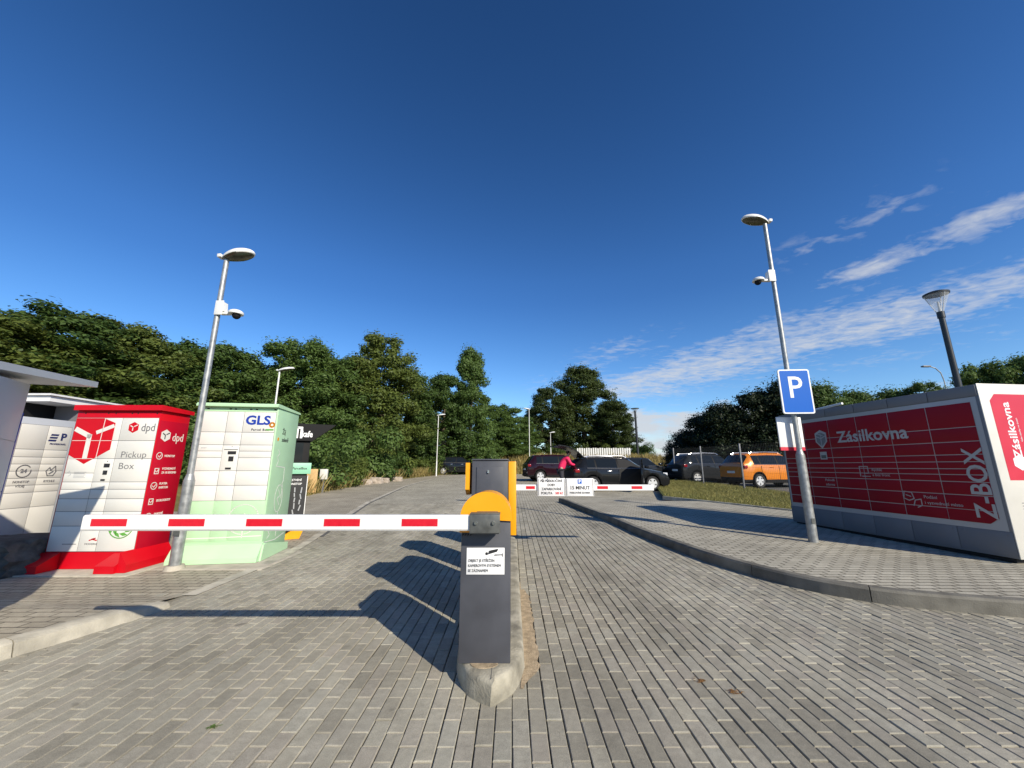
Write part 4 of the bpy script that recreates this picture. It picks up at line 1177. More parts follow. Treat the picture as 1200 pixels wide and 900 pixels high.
t = thing('wooden_board', 'upright pale plywood board at the verge right of the black kiosk', 'board', (-8.45, 16.4, gz(16.4)), R(8))
bm = BM(); box(bm, -0.32, 0.36, 0, 0.03, 0.05, 1.0, bev=0.003); obj('panel', bm, M['wood'], t, smooth=30)
bm = BM(); box(bm, -0.28, -0.22, 0.031, 0.09, -0.1, 0.95); box(bm, 0.24, 0.30, 0.031, 0.09, -0.1, 0.95); obj('batten', bm, M['wood'], t)
t = thing('meter_box', 'small white box on a post just right of the plywood board', 'meter box', (-8.1, 17.0, gz(17)), R(10))
bm = BM(); box(bm, -0.16, 0.14, 0, 0.15, 0.55, 0.98, bev=0.01); obj('housing', bm, M['offwhite'], t, smooth=30)
bm = BM(); box(bm, -0.05, 0.03, 0.04, 0.1, -0.1, 0.55); obj('post', bm, M['boxgrey'], t)

def rock(name, loc, size, seed, m, label, group=None, flat=False):
    bm = BM()
    bmesh.ops.create_icosphere(bm, subdivisions=4, radius=1.0)
    for v in bm.verts:
        c_ = v.co.copy()
        k = max(abs(c_.x), abs(c_.y), abs(c_.z))
        b_ = c_ / k
        p = c_.lerp(b_ * 0.92, 0.72)
        nn = noise.noise(p * 1.6 + Vector((seed, 0, 0))) * 0.16 + noise.noise(p * 5 + Vector((0, seed, 0))) * 0.07 + noise.noise(p * 14) * 0.03
        p = p * (1 + nn)
        v.co = Vector((p.x * size[0], p.y * size[1], max(p.z, -0.9) * size[2]))
    o = obj(name, bm, m, None, loc, smooth=50)
    return tag(o, label, 'boulder' if size[0] > .5 else 'stone', group)
rock('boulder', (-6.75, 5.25, 0.13), (0.86, 0.42, 0.31), 2.3, M['stone'], 'large rough dark boulder in the shade left of the red locker feet')
rs_ = [(-8.3, 22.6, 0.34, 0.20, 'pale rubble stone lying leftmost in the row on the verge'), (-8.05, 23.5, 0.40, 0.26, 'largest pale rubble stone, second in the row on the verge'), (-7.85, 24.4, 0.3, 0.18, 'small pale rubble stone at the right of the larger one on the verge'), (-7.5, 25.8, 0.36, 0.18, 'flat pale rubble stone at the right end of the row on the verge')]
for x, y, a, b, lb in rs_:
    rock('rubble_stone', (x, y, gz(y) + 0.1), (a, a * 0.8, b), x * 3.1, M['rubble'], lb, 'rubble stones on the verge')

# ------------------------------------------------------------------ lamp posts with cameras, parking sign
def lamp_head(t, loc, sgn, L_=0.56, name='lamp_head'):
    bm = BM()
    bmesh.ops.create_uvsphere(bm, u_segments=28, v_segments=16, radius=1.0)
    for v in bm.verts:
        x, y, z = v.co
        tz = z * (0.10 if z > 0 else 0.045)
        wdt = 0.135 * (1 - 0.25 * max(0, -x))
        v.co = Vector(((x * L_ / 2 + L_ * 0.36) * sgn, y * wdt, tz + 0.03 + 0.025 * x))
    for f in bm.faces:
        f.material_index = 1 if f.calc_center_median().z < 0.018 + 0.02 * (f.calc_center_median().x * sgn - L_ * .36) / (L_ / 2) else 0
    box(bm, -0.09 * sgn - 0.03, -0.09 * sgn + 0.03, -0.05, 0.05, 0.02, 0.075, 0, bev=0.01)
    hd = obj(name, bm, [M['lampwhite'], M['lens']], t, loc, smooth=40)
    hd.rotation_euler = (0, R(-6) * sgn, 0)
    return hd

def street_lamp(label, loc, H_, collar, sgn, r_low=0.066, r_up=0.040, head=True, mp=None, group='white headed lamp posts', L_=0.56, n=16):
    t = thing('street_lamp', label, 'street lamp', loc, 0, group)
    bm = BM()
    cyl(bm, (0, 0, 0), (0, 0, collar), r_low, r_low * 0.98, n)
    obj('lower_pole', bm, mp or M['galv'], t, smooth=40)
    bm = BM()
    cyl(bm, (0, 0, collar - 0.02), (0, 0, collar + 0.08), r_low * 0.985, r_up * 1.02, n, caps=False)
    cyl(bm, (0, 0, collar + 0.07), (0, 0, H_), r_up, r_up * 0.88, n)
    obj('upper_pole', bm, mp or M['galv'], t, smooth=40)
    lamp_head(t, (0, 0, H_), sgn, L_)
    return t
LL = street_lamp('left galvanised lamp post with a white head, between the red and green lockers', (-4.33, 5.32, 0.0), 4.38, 1.12, 1, L_=0.48)
bm = BM(); box(bm, -0.035, 0.045, -0.075, -0.067, 0.42, 0.52); obj('hatch', bm, M['steel'], LL)
bm = BM(); cyl(bm, (0, 0, 0), (0, 0, 0.06), 0.12, 0.10, 14); obj('footing', bm, M['slab'], LL, smooth=40)
LR = street_lamp('right galvanised lamp post carrying the blue parking sign', (4.70, 6.38, gz(6.4) + 0.128), 5.58, 1.34, -1, L_=0.49)
bm = BM(); box(bm, -0.03, 0.03, -0.072, -0.066, 0.28, 0.36); obj('hatch', bm, M['steel'], LR)
def cctv(label, loc, sgn):
    t = thing('security_camera', label, 'camera', loc, 0, 'security cameras on the two lamp posts')
    bm = BM(); box(bm, 0.045 * sgn - 0.06, 0.045 * sgn + 0.06, -0.055, -0.044, -0.06, 0.16, bev=0.004)
    prism(bm, [(0.03, 0.16), (0.10, 0.14), (0.115, 0.0), (0.03, 0.0)], lambda u, v, tt: (u * sgn, tt, v), -0.04, 0.04); obj('mount_plate', bm, M['lampwhite'], t, smooth=30)
    bm = BM(); box(bm, min(0.05 * sgn, 0.24 * sgn), max(0.05 * sgn, 0.24 * sgn), -0.03, 0.03, -0.045, -0.005, bev=0.008); obj('bracket_arm', bm, M['lampwhite'], t, smooth=30)
    bm = BM(); bmesh.ops.create_uvsphere(bm, u_segments=18, v_segments=10, radius=0.10)
    for v in bm.verts: v.co = Vector((v.co.x + 0.27 * sgn, v.co.y, max(v.co.z, -0.03) * 0.55 - 0.02))
    obj('hood', bm, M['lampwhite'], t, smooth=50)
    bm = BM(); bmesh.ops.create_uvsphere(bm, u_segments=14, v_segments=10, radius=0.055)
    for v in bm.verts: v.co = Vector((v.co.x + 0.28 * sgn, v.co.y, v.co.z - 0.055))
    obj('lens_dome', bm, M['black'], t, smooth=50)
    return t
cctv('white dome camera high on the left lamp post', (-4.33, 5.32, 3.52), 1)
cctv('white dome camera high on the right lamp post above the parking sign', (4.70, 6.38, 4.44 + 0.15), -1)

t = thing('parking_sign', 'blue square sign with white P and white border on the right lamp post', 'traffic sign', (4.73, 6.30, 2.52), R(-4))
bm = BM()
def rrect(w, h, r, n=5):
    pts = []
    for cx, cz, a in ((w / 2 - r, h / 2 - r, 0), (-w / 2 + r, h / 2 - r, 90), (-w / 2 + r, -h / 2 + r, 180), (w / 2 - r, -h / 2 + r, 270)):
        for i in range(n + 1):
            pts.append((cx + r * math.cos(R(a + 90 * i / n)), cz + r * math.sin(R(a + 90 * i / n))))
    return pts
prism(bm, rrect(0.50, 0.75, 0.035), FRONT, -0.012, 0.012); obj('plate', bm, M['signwhite'], t)
bm = BM(); prism(bm, rrect(0.455, 0.705, 0.022), FRONT, -0.0138, -0.0125); obj('blue_field', bm, M['blue'], t)
text('P', 0.52, M['signwhite'], t, (-0.01, -0.0152, 0.05), bold=0.003, sx=0.95)
bm = BM(); box(bm, -0.06, 0.06, 0.0125, 0.05, 0.12, 0.15); box(bm, -0.06, 0.06, 0.0125, 0.05, -0.2, -0.17); obj('clamp', bm, M['galv'], t)
t = thing('info_plate', 'white plate with red lower edge hung behind the post under the parking sign', 'sign', (4.665, 6.47, 1.83), R(4))
bm = BM(); box(bm, -0.215, 0.215, 0.0, 0.02, -0.22, 0.28, bev=0.003); obj('plate', bm, M['signwhite'], t, smooth=30)
bm = BM(); box(bm, -0.215, 0.215, -0.002, 0.022, -0.275, -0.2205); obj('red_edge', bm, M['boxred_side'], t)

# distant white headed lamps
for px_, py_, hh, lb, sg_ in ((-9.45, 15.2, 4.85, 'white lamp head rising just above the green locker', 1), (-6.35, 33.1, 5.1, 'slim white lamp post beside the far black car on the road bend', 1),
                         (1.79, 40, 6.6, 'white lamp post left of the round dark tree, above the maroon car', -1), (4.77, 48, 3.1, 'short lamp post in front of the round dark tree above the open tailgate', 1), (14.1, 55, 4.0, 'thin lamp post at the right foot of the round dark tree', 1)):
    o = street_lamp(lb, (px_, py_, terrain_h(px_, py_) + 0.05), hh, 1.2, sg_, 0.055, 0.036, mp=M['lampwhite'], group='far lamp posts', L_=0.7, n=10)
def modern_lamp(label, loc, H_, k=1.0):
    t = thing('modern_lamp', label, 'street lamp', loc, 0, 'dark lamps with glass cones')
    bm = BM(); cyl(bm, (0, 0, 0), (0, 0, H_ - 0.52), 0.075 * k, 0.058 * k, 18); obj('pole', bm, M['darkpost'], t, smooth=40)
    bm = BM(); cyl(bm, (0, 0, H_ - 0.519), (0, 0, H_ - 0.40), 0.075 * k, 0.075 * k, 18); obj('collar', bm, M['darkpost'], t, smooth=40)
    bm = BM(); cyl(bm, (0, 0, H_ - 0.399), (0, 0, H_ - 0.06), 0.07 * k, 0.235 * k, 24, caps=False); cyl(bm, (0, 0, H_ - 0.398), (0, 0, H_ - 0.061), 0.066 * k, 0.231 * k, 24, caps=False)
    obj('glass_cone', bm, M['clear'], t, smooth=40)
    bm = BM(); cyl(bm, (0, 0, H_ - 0.06), (0, 0, H_ - 0.03), 0.245 * k, 0.25 * k, 28); cyl(bm, (0, 0, H_ - 0.0299), (0, 0, H_), 0.25 * k, 0.16 * k, 28); obj('cap', bm, M['darkpost'], t, smooth=30)
    bm = BM(); cyl(bm, (0, 0, H_ - 0.399), (0, 0, H_ - 0.2), 0.03 * k, 0.02 * k, 10)
    for a in (0.4, 2.5, 4.6): cyl(bm, (0.07 * k * math.cos(a), 0.07 * k * math.sin(a), H_ - 0.399), (0.228 * k * math.cos(a), 0.228 * k * math.sin(a), H_ - 0.061), 0.006, 0.006, 6)
    obj('lamp_core', bm, M['lampwhite'], t)
    return t
modern_lamp('near black lamp with glass cone head rising behind the long red locker', (8.06, 6.8, 0.12), 4.42, 0.74)
modern_lamp('far dark lamp standing in the open sky right of the round dark tree', (16.1, 50, terrain_h(16.1, 50)), 6.6, 2.2)
t = thing('mast_lamp', 'thin tall street lamp with curved arm far behind the hedge on the right', 'street lamp', (46, 40, terrain_h(46, 40)))
bm = BM(); tube(bm, [(0, 0, 0), (0, 0, 9.8), (-0.15, 0, 10.6), (-0.6, 0, 11.1), (-1.2, 0, 11.3)], 0.05, 8); obj('mast', bm, M['galv'], t, smooth=40)
bm = BM(); box(bm, -2.0, -1.15, -0.16, 0.16, 11.22, 11.38, bev=0.04); obj('lamp_head', bm, M['boxgrey'], t, smooth=40)

# ------------------------------------------------------------------ fences
t = thing('wire_fence', 'dark wire mesh fence on thin posts between the grass strip and parked cars', 'fence', (9.75, 6.4, gz(10)))
for i, y in enumerate((0.0, 3.4, 6.9, 10.3, 13.8, 17.2)):
    bm = BM(); zb = gz(6.4 + y) - gz(10)
    box(bm, -0.03, 0.03, y - 0.03, y + 0.03, zb - 0.05, zb + 2.06, bev=0.006)
    obj('post', bm, M['boxgrey'], t, smooth=30)
bm = BM()
for k in range(10):
    z = 0.28 + k * 0.2
    for y0, y1 in ((0, 6.9), (6.9, 17.2)):
        a, b = gz(6.4 + y0) - gz(10), gz(6.4 + y1) - gz(10)
        cyl(bm, (0.035, y0, a + z), (0.035, y1, b + z), 0.0028, 0.0028, 4, caps=False)
y = 0.05
while y < 17.2:
    zb = gz(6.4 + y) - gz(10)
    cyl(bm, (0.041, y, zb + 0.2), (0.041, y, zb + 2.02), 0.0025, 0.0025, 4, caps=False); y += 0.10
obj('mesh_panel', bm, M['wire'], t)

t = thing('sheet_fence', 'row of pale upright sheets standing on the bank behind the black estate', 'fence', (7.5, 45, 2.35))
bm = BM()
for i in range(24):
    x = i * 0.26
    prism(bm, [(x, 0.0), (x + 0.10, 0.05), (x + 0.19, 0.05), (x + 0.19, 0.065), (x + 0.09, 0.065), (x - 0.005, 0.02)], lambda u, v, tt: (u, v, tt), -0.2 + 0.0, 1.02 - 0.04 * (i % 3 == 0))
obj('sheets', bm, M['corr'], t)
bm = BM(); box(bm, 0, 6.2, 0.07, 0.10, 0.1, 0.16); box(bm, 0, 6.2, 0.07, 0.10, 0.75, 0.81); obj('rail', bm, M['boxgrey'], t)

# ------------------------------------------------------------------ cars
def wheel(parent, x, y, r, sgn):
    w = thing_part = link(bpy.data.objects.new('wheel', None)); w.parent = parent; w.location = (x, y, r)
    bm = BM()
    n = 32; prof = [(0.64 * r, 0.07), (0.70 * r, 0.10), (0.93 * r, 0.105), (r, 0.075), (r, -0.075), (0.93 * r, -0.105), (0.64 * r, -0.1)]
    rings = []
    for i in range(n):
        a = 2 * PI * i / n
        rings.append([bm.verts.new((rr_ * math.cos(a), h * sgn, rr_ * math.sin(a))) for rr_, h in prof])
    for i in range(n):
        A, B = rings[i], rings[(i + 1) % n]
        for k in range(len(prof) - 1): bm.faces.new((A[k], A[k + 1], B[k + 1], B[k]))
    bmesh.ops.recalc_face_normals(bm, faces=bm.faces[:])
    obj('tyre', bm, M['tyre'], w, smooth=40)
    bm = BM()
    prism(bm, circ(0, 0, 0.66 * r, 28), lambda u, v, tt: (u, tt, v), 0.02 * sgn, 0.03 * sgn, 1)
    for i in range(28):
        a, b = 2 * PI * i / 28, 2 * PI * (i + 1) / 28
        q4 = [(0.66 * r * math.cos(a), 0.66 * r * math.sin(a)), (0.66 * r * math.cos(b), 0.66 * r * math.sin(b)), (0.58 * r * math.cos(b), 0.58 * r * math.sin(b)), (0.58 * r * math.cos(a), 0.58 * r * math.sin(a))]
        prism(bm, q4, lambda u, v, tt: (u, tt, v), 0.03 * sgn, 0.088 * sgn)
    for i in range(5):
        a = 2 * PI * i / 5 + 0.3
        c_, s_ = math.cos(a), math.sin(a)
        pts = [(c_ * 0.05 - s_ * 0.045, s_ * 0.05 + c_ * 0.045), (c_ * 0.05 + s_ * 0.045, s_ * 0.05 - c_ * 0.045), (c_ * 0.6 * r + s_ * 0.075, s_ * 0.6 * r - c_ * 0.075), (c_ * 0.6 * r - s_ * 0.075, s_ * 0.6 * r + c_ * 0.075)]
        prism(bm, pts, lambda u, v, tt: (u, tt, v), 0.055 * sgn, 0.085 * sgn)
    prism(bm, circ(0, 0, 0.07, 14), lambda u, v, tt: (u, tt, v), 0.05 * sgn, 0.09 * sgn)
    obj('rim', bm, [M['rim'], M['dark']], w, smooth=30)
    return w

def interp(tab, x):
    if x <= tab[0][0]: return tab[0][1]
    for (a, b), (c_, d_) in zip(tab[:-1], tab[1:]):
        if x <= c_: return b + (d_ - b) * (x - a) / (c_ - a)
    return tab[-1][1]

def car(label, loc, rz, paint, L_=4.5, W_=1.82, H_=1.64, suv=True, open_boot=False, open_door=False, rails=True, group='parked cars', plate=True):
    t = thing('parked_car', label, 'car', loc, rz, group)
    h2 = L_ / 2
    wr = 0.335 if suv else 0.32
    xr, xf = -h2 + 0.82, h2 - 0.90
    belt0 = 0.655 * H_
    clad = suv
    roof_tab = [(-h2, belt0 - 0.10), (-h2 + 0.05, belt0 + 0.02), (-h2 + 0.12, belt0 + 0.10), (-h2 + 0.42, H_ - 0.10), (-h2 + 0.60, H_ - 0.035), (-h2 + 1.6, H_), (0.15, H_ - 0.01), (0.35, H_ - 0.06), (h2 - 1.35, belt0 + 0.07), (h2 - 1.25, belt0 + 0.02), (h2 - 0.35, belt0 - 0.13), (h2 - 0.12, belt0 - 0.24), (h2, belt0 - 0.42)]
    xs = sorted(set([round(v, 3) for v in [-h2, -h2 + .05, -h2 + .12, -h2 + .42, -h2 + .60, -h2 + .95, -h2 + 1.02, -0.28, -0.20, -h2 + 1.6, 0.15, 0.35, 0.62, 0.9, h2 - 1.35, h2 - 1.25, h2 - .75, h2 - .35, h2 - .12, h2]
                  + [xr + 0.40 * math.cos(a) for a in [PI * i / 8 for i in range(9)]] + [xf + 0.40 * math.cos(a) for a in [PI * i / 8 for i in range(9)]]]))
    sill = 0.24 if suv else 0.20
    def arch(x):
        z = 0
        for xc in (xr, xf):
            d = abs(x - xc)
            if d < 0.40: z = max(z, wr + math.sqrt(max(0, 0.40 ** 2 - d * d)))
        return z
    rows = []
    bm = BM()
    for x in xs:
        e = abs(x) / h2
        w = W_ / 2 * (1 - 0.13 * e ** 7 - 0.02 * e ** 2)
        top = interp(roof_tab, x)
        belt = min(belt0 + 0.03 * (-x / h2), top - 0.05)
        g = max(0, min(1, (top - belt0) / (H_ - belt0)))
        wt = w * (0.90 - 0.16 * g)
        a = arch(x)
        lo = max(sill + (0.12 * max(0, e - 0.93) / 0.07), a)
        lo2 = max(lo + 0.05, 0.40 if clad else 0.30, a + 0.045)
        mid = max(lo2 + 0.02, 0.46 * H_, a + 0.06)
        mid = min(mid, belt - 0.03)
        lo2 = min(lo2, mid - 0.01); lo = min(lo, lo2 - 0.01)
        pts = [(w * 0.965, lo), (w * 0.99, lo2), (w, mid), (w * 0.975, belt), (wt, max(top - 0.03 - 0.085 * g, belt + 0.02)), (wt * 0.80, top - 0.008), (0, top + 0.012)]
        half = pts
        rows.append([bm.verts.new((x, y, z)) for y, z in half] + [bm.verts.new((x, -y, z)) for y, z in half[-2::-1]])
    K = len(rows[0])
    panes = {}
    mi_paint, mi_black, mi_dark = 0, 1, 2
    kill = []
    for i in range(len(xs) - 1):
        x0, x1 = xs[i], xs[i + 1]; xm = (x0 + x1) / 2
        for k in range(K - 1):
            f = bm.faces.new((rows[i][k], rows[i + 1][k], rows[i + 1][k + 1], rows[i][k + 1]))
            kk = k if k < 6 else K - 2 - k
            if kk == 0: f.material_index = mi_black if clad else mi_paint
            side = 'l' if k < 6 else 'r'
            if kk == 3 and -h2 + 0.60 <= xm <= h2 - 1.36 and interp(roof_tab, xm) > belt0 + 0.12:
                if -h2 + 0.95 < xm < -h2 + 1.02 or -0.28 < xm < -0.20: f.material_index = mi_black
                else:
                    idx = 'q' if xm < -h2 + 0.95 else ('b' if xm < -0.28 else 'f')
                    panes.setdefault((side, idx), []).append(f)
            if kk in (4, 5) and 0.35 < xm < h2 - 1.35: panes.setdefault(('c', 'front'), []).append(f)
            if kk in (4, 5) and -h2 + 0.12 < xm < -h2 + 0.42 : panes.setdefault(('c', 'rear'), []).append(f)
            if open_door and side == 'r' and kk in (1, 2) and -0.15 < xm < 0.95: f.material_index = mi_dark
    f = bm.faces.new(rows[0][::-1]); f2 = bm.faces.new(rows[-1])
    if open_boot:
        f.material_index = mi_dark
    # underside
    for i in range(len(xs) - 1):
        g_ = bm.faces.new((rows[i][0], rows[i][-1], rows[i + 1][-1], rows[i + 1][0])); g_.material_index = mi_dark
    for (sd_, ix), fs in panes.items():
        b2 = BM(); mp = {}
        for f in fs:
            vv = []
            for v in f.verts:
                if v not in mp:
                    mp[v] = b2.verts.new(v.co)
                vv.append(mp[v])
            b2.faces.new(vv)
        b2.normal_update()
        r = bmesh.ops.inset_region(b2, faces=b2.faces[:], thickness=0.028, depth=0.0)
        bmesh.ops.delete(b2, geom=r['faces'], context='FACES')
        b2.normal_update()
        if sum((f.normal.dot(f.calc_center_median() - Vector((0, 0, 0.7)))) for f in b2.faces) < 0:
            bmesh.ops.reverse_faces(b2, faces=b2.faces[:]); b2.normal_update()
        for v in b2.verts: v.co += v.normal * 0.005
        mm_ = M['dark'] if (ix == 'rear' and open_boot) or (open_door and sd_ == 'r' and ix == 'f') else M['glass']
        for f in fs:
            f.material_index = mi_black if sd_ != 'c' else mi_black
        obj('windscreen' if ix == 'front' else ('rear_window' if ix == 'rear' else 'side_window'), b2, mm_, t, smooth=50)
    bmesh.ops.recalc_face_normals(bm, faces=bm.faces[:])
    obj('body', bm, [paint, M['black'], M['dark']], t, smooth=32)
    for x in (xr, xf):
        for sgn in (1, -1):
            wheel(t, x, sgn * (W_ / 2 - 0.115), wr, sgn)
    # wheel housing backs
    for x in (xr, xf):
        bm = BM(); box(bm, x - 0.42, x + 0.42, -W_ / 2 + 0.25, W_ / 2 - 0.25, 0.22, 0.72)
        obj('wheel_housing', bm, M['dark'], t)
    for sgn in (1, -1):
        bm = BM(); box(bm, -h2 + 0.02, -h2 + 0.22, sgn * (W_ / 2 - 0.16) - 0.13, sgn * (W_ / 2 - 0.16) + 0.118, belt0 - 0.18, belt0 - 0.03, bev=0.02); obj('tail_lamp', bm, M['tail'], t, smooth=40)
        bm = BM(); box(bm, h2 - 0.42, h2 - 0.10, sgn * (W_ / 2 - 0.24) - 0.14, sgn * (W_ / 2 - 0.24) + 0.14, belt0 - 0.33, belt0 - 0.19, bev=0.03); obj('head_lamp', bm, M['head'], t, smooth=40)
        if not (open_door and sgn < 0):
            bm = BM(); box(bm, 0.80, 1.0, sgn * (W_ / 2 + 0.10) - 0.10, sgn * (W_ / 2 + 0.10) + 0.10, belt0 + 0.02, belt0 + 0.17, bev=0.035); obj('mirror', bm, paint, t, smooth=40)
        bm = BM()
        for x in (-0.42, 0.55) if not (open_door and sgn < 0) else (-0.42,):
            x = x - 0.25
            box(bm, x - 0.11, x + 0.11, sgn * (W_ / 2 + 0.008) - 0.012, sgn * (W_ / 2 + 0.008) + 0.012, belt0 - 0.14, belt0 - 0.105, bev=0.006)
        obj('door_handle', bm, paint if paint is not M['paint_black'] else M['chrome'], t, smooth=40)
        bm = BM()
        for x in (-h2 + 0.985, -0.24, 0.95):
            box(bm, x - 0.006, x + 0.006, sgn * (W_ / 2 * 0.995) - 0.006, sgn * (W_ / 2 * 0.995) + 0.006, 0.42, belt0 - 0.06)
        obj('door_gap', bm, M['dark'], t)
        if rails:
            bm = BM(); yy = sgn * (W_ / 2 * 0.74 * 0.86)
            tube(bm, [(-h2 + 0.62, yy, H_ - 0.045), (-h2 + 0.75, yy, H_ + 0.02), (-h2 + 1.6, yy, H_ + 0.045), (0.1, yy, H_ + 0.03), (0.28, yy, H_ - 0.05)], 0.022, 8)
            obj('roof_rail', bm, M['chrome'], t, smooth=40)
        bm = BM(); ww = W_ / 2 * 0.985
        tube(bm, [(-h2 + 0.55, sgn * ww, belt0 + 0.015), (0.3, sgn * ww * 1.0, belt0 + 0.0), (0.88, sgn * ww, belt0 - 0.0)], 0.010, 6); obj('window_trim', bm, M['chrome'], t)
    if plate and not open_boot:
        bm = BM(); box(bm, -h2 - 0.012, -h2 - 0.001, -0.26, 0.26, 0.70, 0.81); obj('number_plate', bm, M['signwhite'], t)
    bm = BM(); box(bm, -h2 - 0.03, -h2 + 0.1, -W_ / 2 * 0.80, W_ / 2 * 0.80, 0.30, 0.50, bev=0.03); box(bm, h2 - 0.12, h2 + 0.03, -W_ / 2 * 0.76, W_ / 2 * 0.76, 0.28, 0.46, bev=0.03); obj('bumper', bm, M['black'], t, smooth=40)
    if open_boot:
        tg = link(bpy.data.objects.new('tailgate', None)); tg.parent = t; tg.location = (-h2 + 0.50, 0, H_ - 0.05); tg.rotation_euler = (0, R(24), 0)
        ww = W_ / 2 * 0.70
        bm = BM()
        def pl(s_, top): return (-s_, 0.14 * math.sin(PI * min(1, s_ / 1.30)) + top)
        n = 8
        for i in range(n):
            s0, s1 = 1.30 * i / n, 1.30 * (i + 1) / n
            if 0.12 < (s0 + s1) / 2 < 0.62:
                for sg in (1, -1):
                    prism(bm, [(-s0, pl(s0, 0)[1]), (-s1, pl(s1, 0)[1]), (-s1, pl(s1, .045)[1]), (-s0, pl(s0, .045)[1])], lambda u, v, tt: (u, tt, v), sg * ww * (1 + 0.12 * s0), sg * (ww - 0.12))
            else:
                prism(bm, [(-s0, pl(s0, 0)[1]), (-s1, pl(s1, 0)[1]), (-s1, pl(s1, .045)[1]), (-s0, pl(s0, .045)[1])], lambda u, v, tt: (u, tt, v), -ww * (1 + 0.1 * s0), ww * (1 + 0.1 * s0))
        obj('tailgate_frame', bm, paint, tg, smooth=30)
        bm = BM()
        prism(bm, [(-0.13, pl(.13, .01)[1]), (-0.62, pl(.62, .01)[1]), (-0.62, pl(.62, .022)[1]), (-0.13, pl(.13, .022)[1])], lambda u, v, tt: (u, tt, v), -ww + 0.12, ww - 0.12)
        obj('tailgate_glass', bm, M['glass'], tg)
    if open_door:
        dr = link(bpy.data.objects.new('open_door', None)); dr.parent = t; dr.location = (0.93, -W_ / 2 + 0.01, 0); dr.rotation_euler = (0, 0, R(58))
        bm = BM()
        box(bm, -1.10, 0.0, -0.06, 0.02, 0.36, belt0, bev=0.015)
        fr_ = [(-1.08, belt0), (-1.0, H_ - 0.16), (-0.62, H_ - 0.10), (-0.5, H_ - 0.13), (-0.02, belt0)]
        for a, b in zip(fr_[:-1], fr_[1:]): cyl(bm, (a[0], 0.0 + 0.02, a[1]), (b[0], 0.02, b[1]), 0.028, 0.028, 8)
        obj('door_panel', bm, paint, dr, smooth=40)
        bm = BM(); prism(bm, fr_, lambda u, v, tt: (u, tt, v), 0.012, 0.018); obj('door_glass', bm, M['glass'], dr)
        bm = BM(); box(bm, -0.2, 0.0, -0.24, -0.065, belt0 + 0.0, belt0 + 0.14, bev=0.03); obj('mirror', bm, paint, dr, smooth=40)
    return t
def place(x, y): return (x, y, gz(y) + 0.0)
al = R(12)
def cpos(rear_x, rear_y, a, L_, W_):      # near rear corner -> centre
    c_, s_ = math.cos(a), math.sin(a)
    return (rear_x + c_ * L_ / 2 - s_ * W_ / 2, rear_y + s_ * L_ / 2 + c_ * W_ / 2)
x, y = cpos(11.35, 19.2, al, 4.5, 1.84)
car('bright orange SUV with silver roof rails parked behind the wire fence', place(x, y), al, M['paint_orange'], 4.5, 1.84, 1.70)
x, y = cpos(9.9, 22.6, al, 4.55, 1.82)
car('dark grey SUV with silver rails parked left of the orange SUV', place(x, y), al, M['paint_grey'], 4.55, 1.82, 1.70)
x, y = cpos(2.76, 17.2, R(9), 4.5, 1.82)
car('black estate car with raised tailgate and opened front door', place(x, y), R(9), M['paint_black'], 4.5, 1.82, 1.50, suv=False, open_boot=True, open_door=True, rails=True)
x, y = cpos(1.0, 24.8, R(10), 4.6, 1.86)
car('dark maroon SUV parked behind the woman in pink', place(x, y), R(10), M['paint_maroon'], 4.6, 1.86, 1.68, rails=False)
x, y = cpos(6.0, 23.6, R(10), 4.4, 1.8)
car('dark hatchback half hidden beyond the black estate', place(x, y), R(10), M['paint_grey'], 4.3, 1.8, 1.5, suv=False, rails=False)
car('far black SUV parked under the trees at the road bend', place(-4.9, 36.7), R(3), M['paint_black'], 4.4, 1.82, 1.62, rails=False)

# ------------------------------------------------------------------ person at the boot
def skin_mesh(name, joints, edges, radii, m, parent, sub=2, root=0):
    me = bpy.data.meshes.new(name)
    me.from_pydata(joints, edges, [])
    o = link(bpy.data.objects.new(name, me))
    sk = o.modifiers.new('skin', 'SKIN'); sk.use_smooth_shade = True
    for i, v in enumerate(me.skin_vertices[0].data):
        r = radii[i]; v.radius = r if isinstance(r, tuple) else (r, r)
        v.use_root = (i == root)
    sb = o.modifiers.new('sub', 'SUBSURF'); sb.levels = sub; sb.render_levels = sub
    dg = bpy.context.evaluated_depsgraph_get()
    me2 = bpy.data.meshes.new_from_object(o.evaluated_get(dg))
    bpy.data.objects.remove(o)
    me2.name = name; me2.materials.clear(); me2.materials.append(m)
    for p in me2.polygons: p.use_smooth = True
    o = link(bpy.data.objects.new(name, me2)); o.parent = parent
    return o
pr = thing('person', 'woman in a pink jacket bending into the open boot of the black estate', 'person', (2.22, 17.95, gz(17.9)), R(8))
pr.scale = (1.06, 1.06, 1.06)
J = [(0, 0, 0.92), (0.05, 0, 1.06), (0.16, 0, 1.22), (0.25, 0, 1.36), (0.30, 0, 1.43), (0.35, 0, 1.50), (0.38, 0, 1.58), (0.375, 0, 1.66)]
E_ = [(i, i + 1) for i in range(7)]
Rd = [0.14, 0.125, 0.15, 0.12, 0.052, 0.06, 0.092, 0.07]
def add(p, r, frm):
    J.append(p); Rd.append(r); E_.append((frm, len(J) - 1)); return len(J) - 1
tips = {}
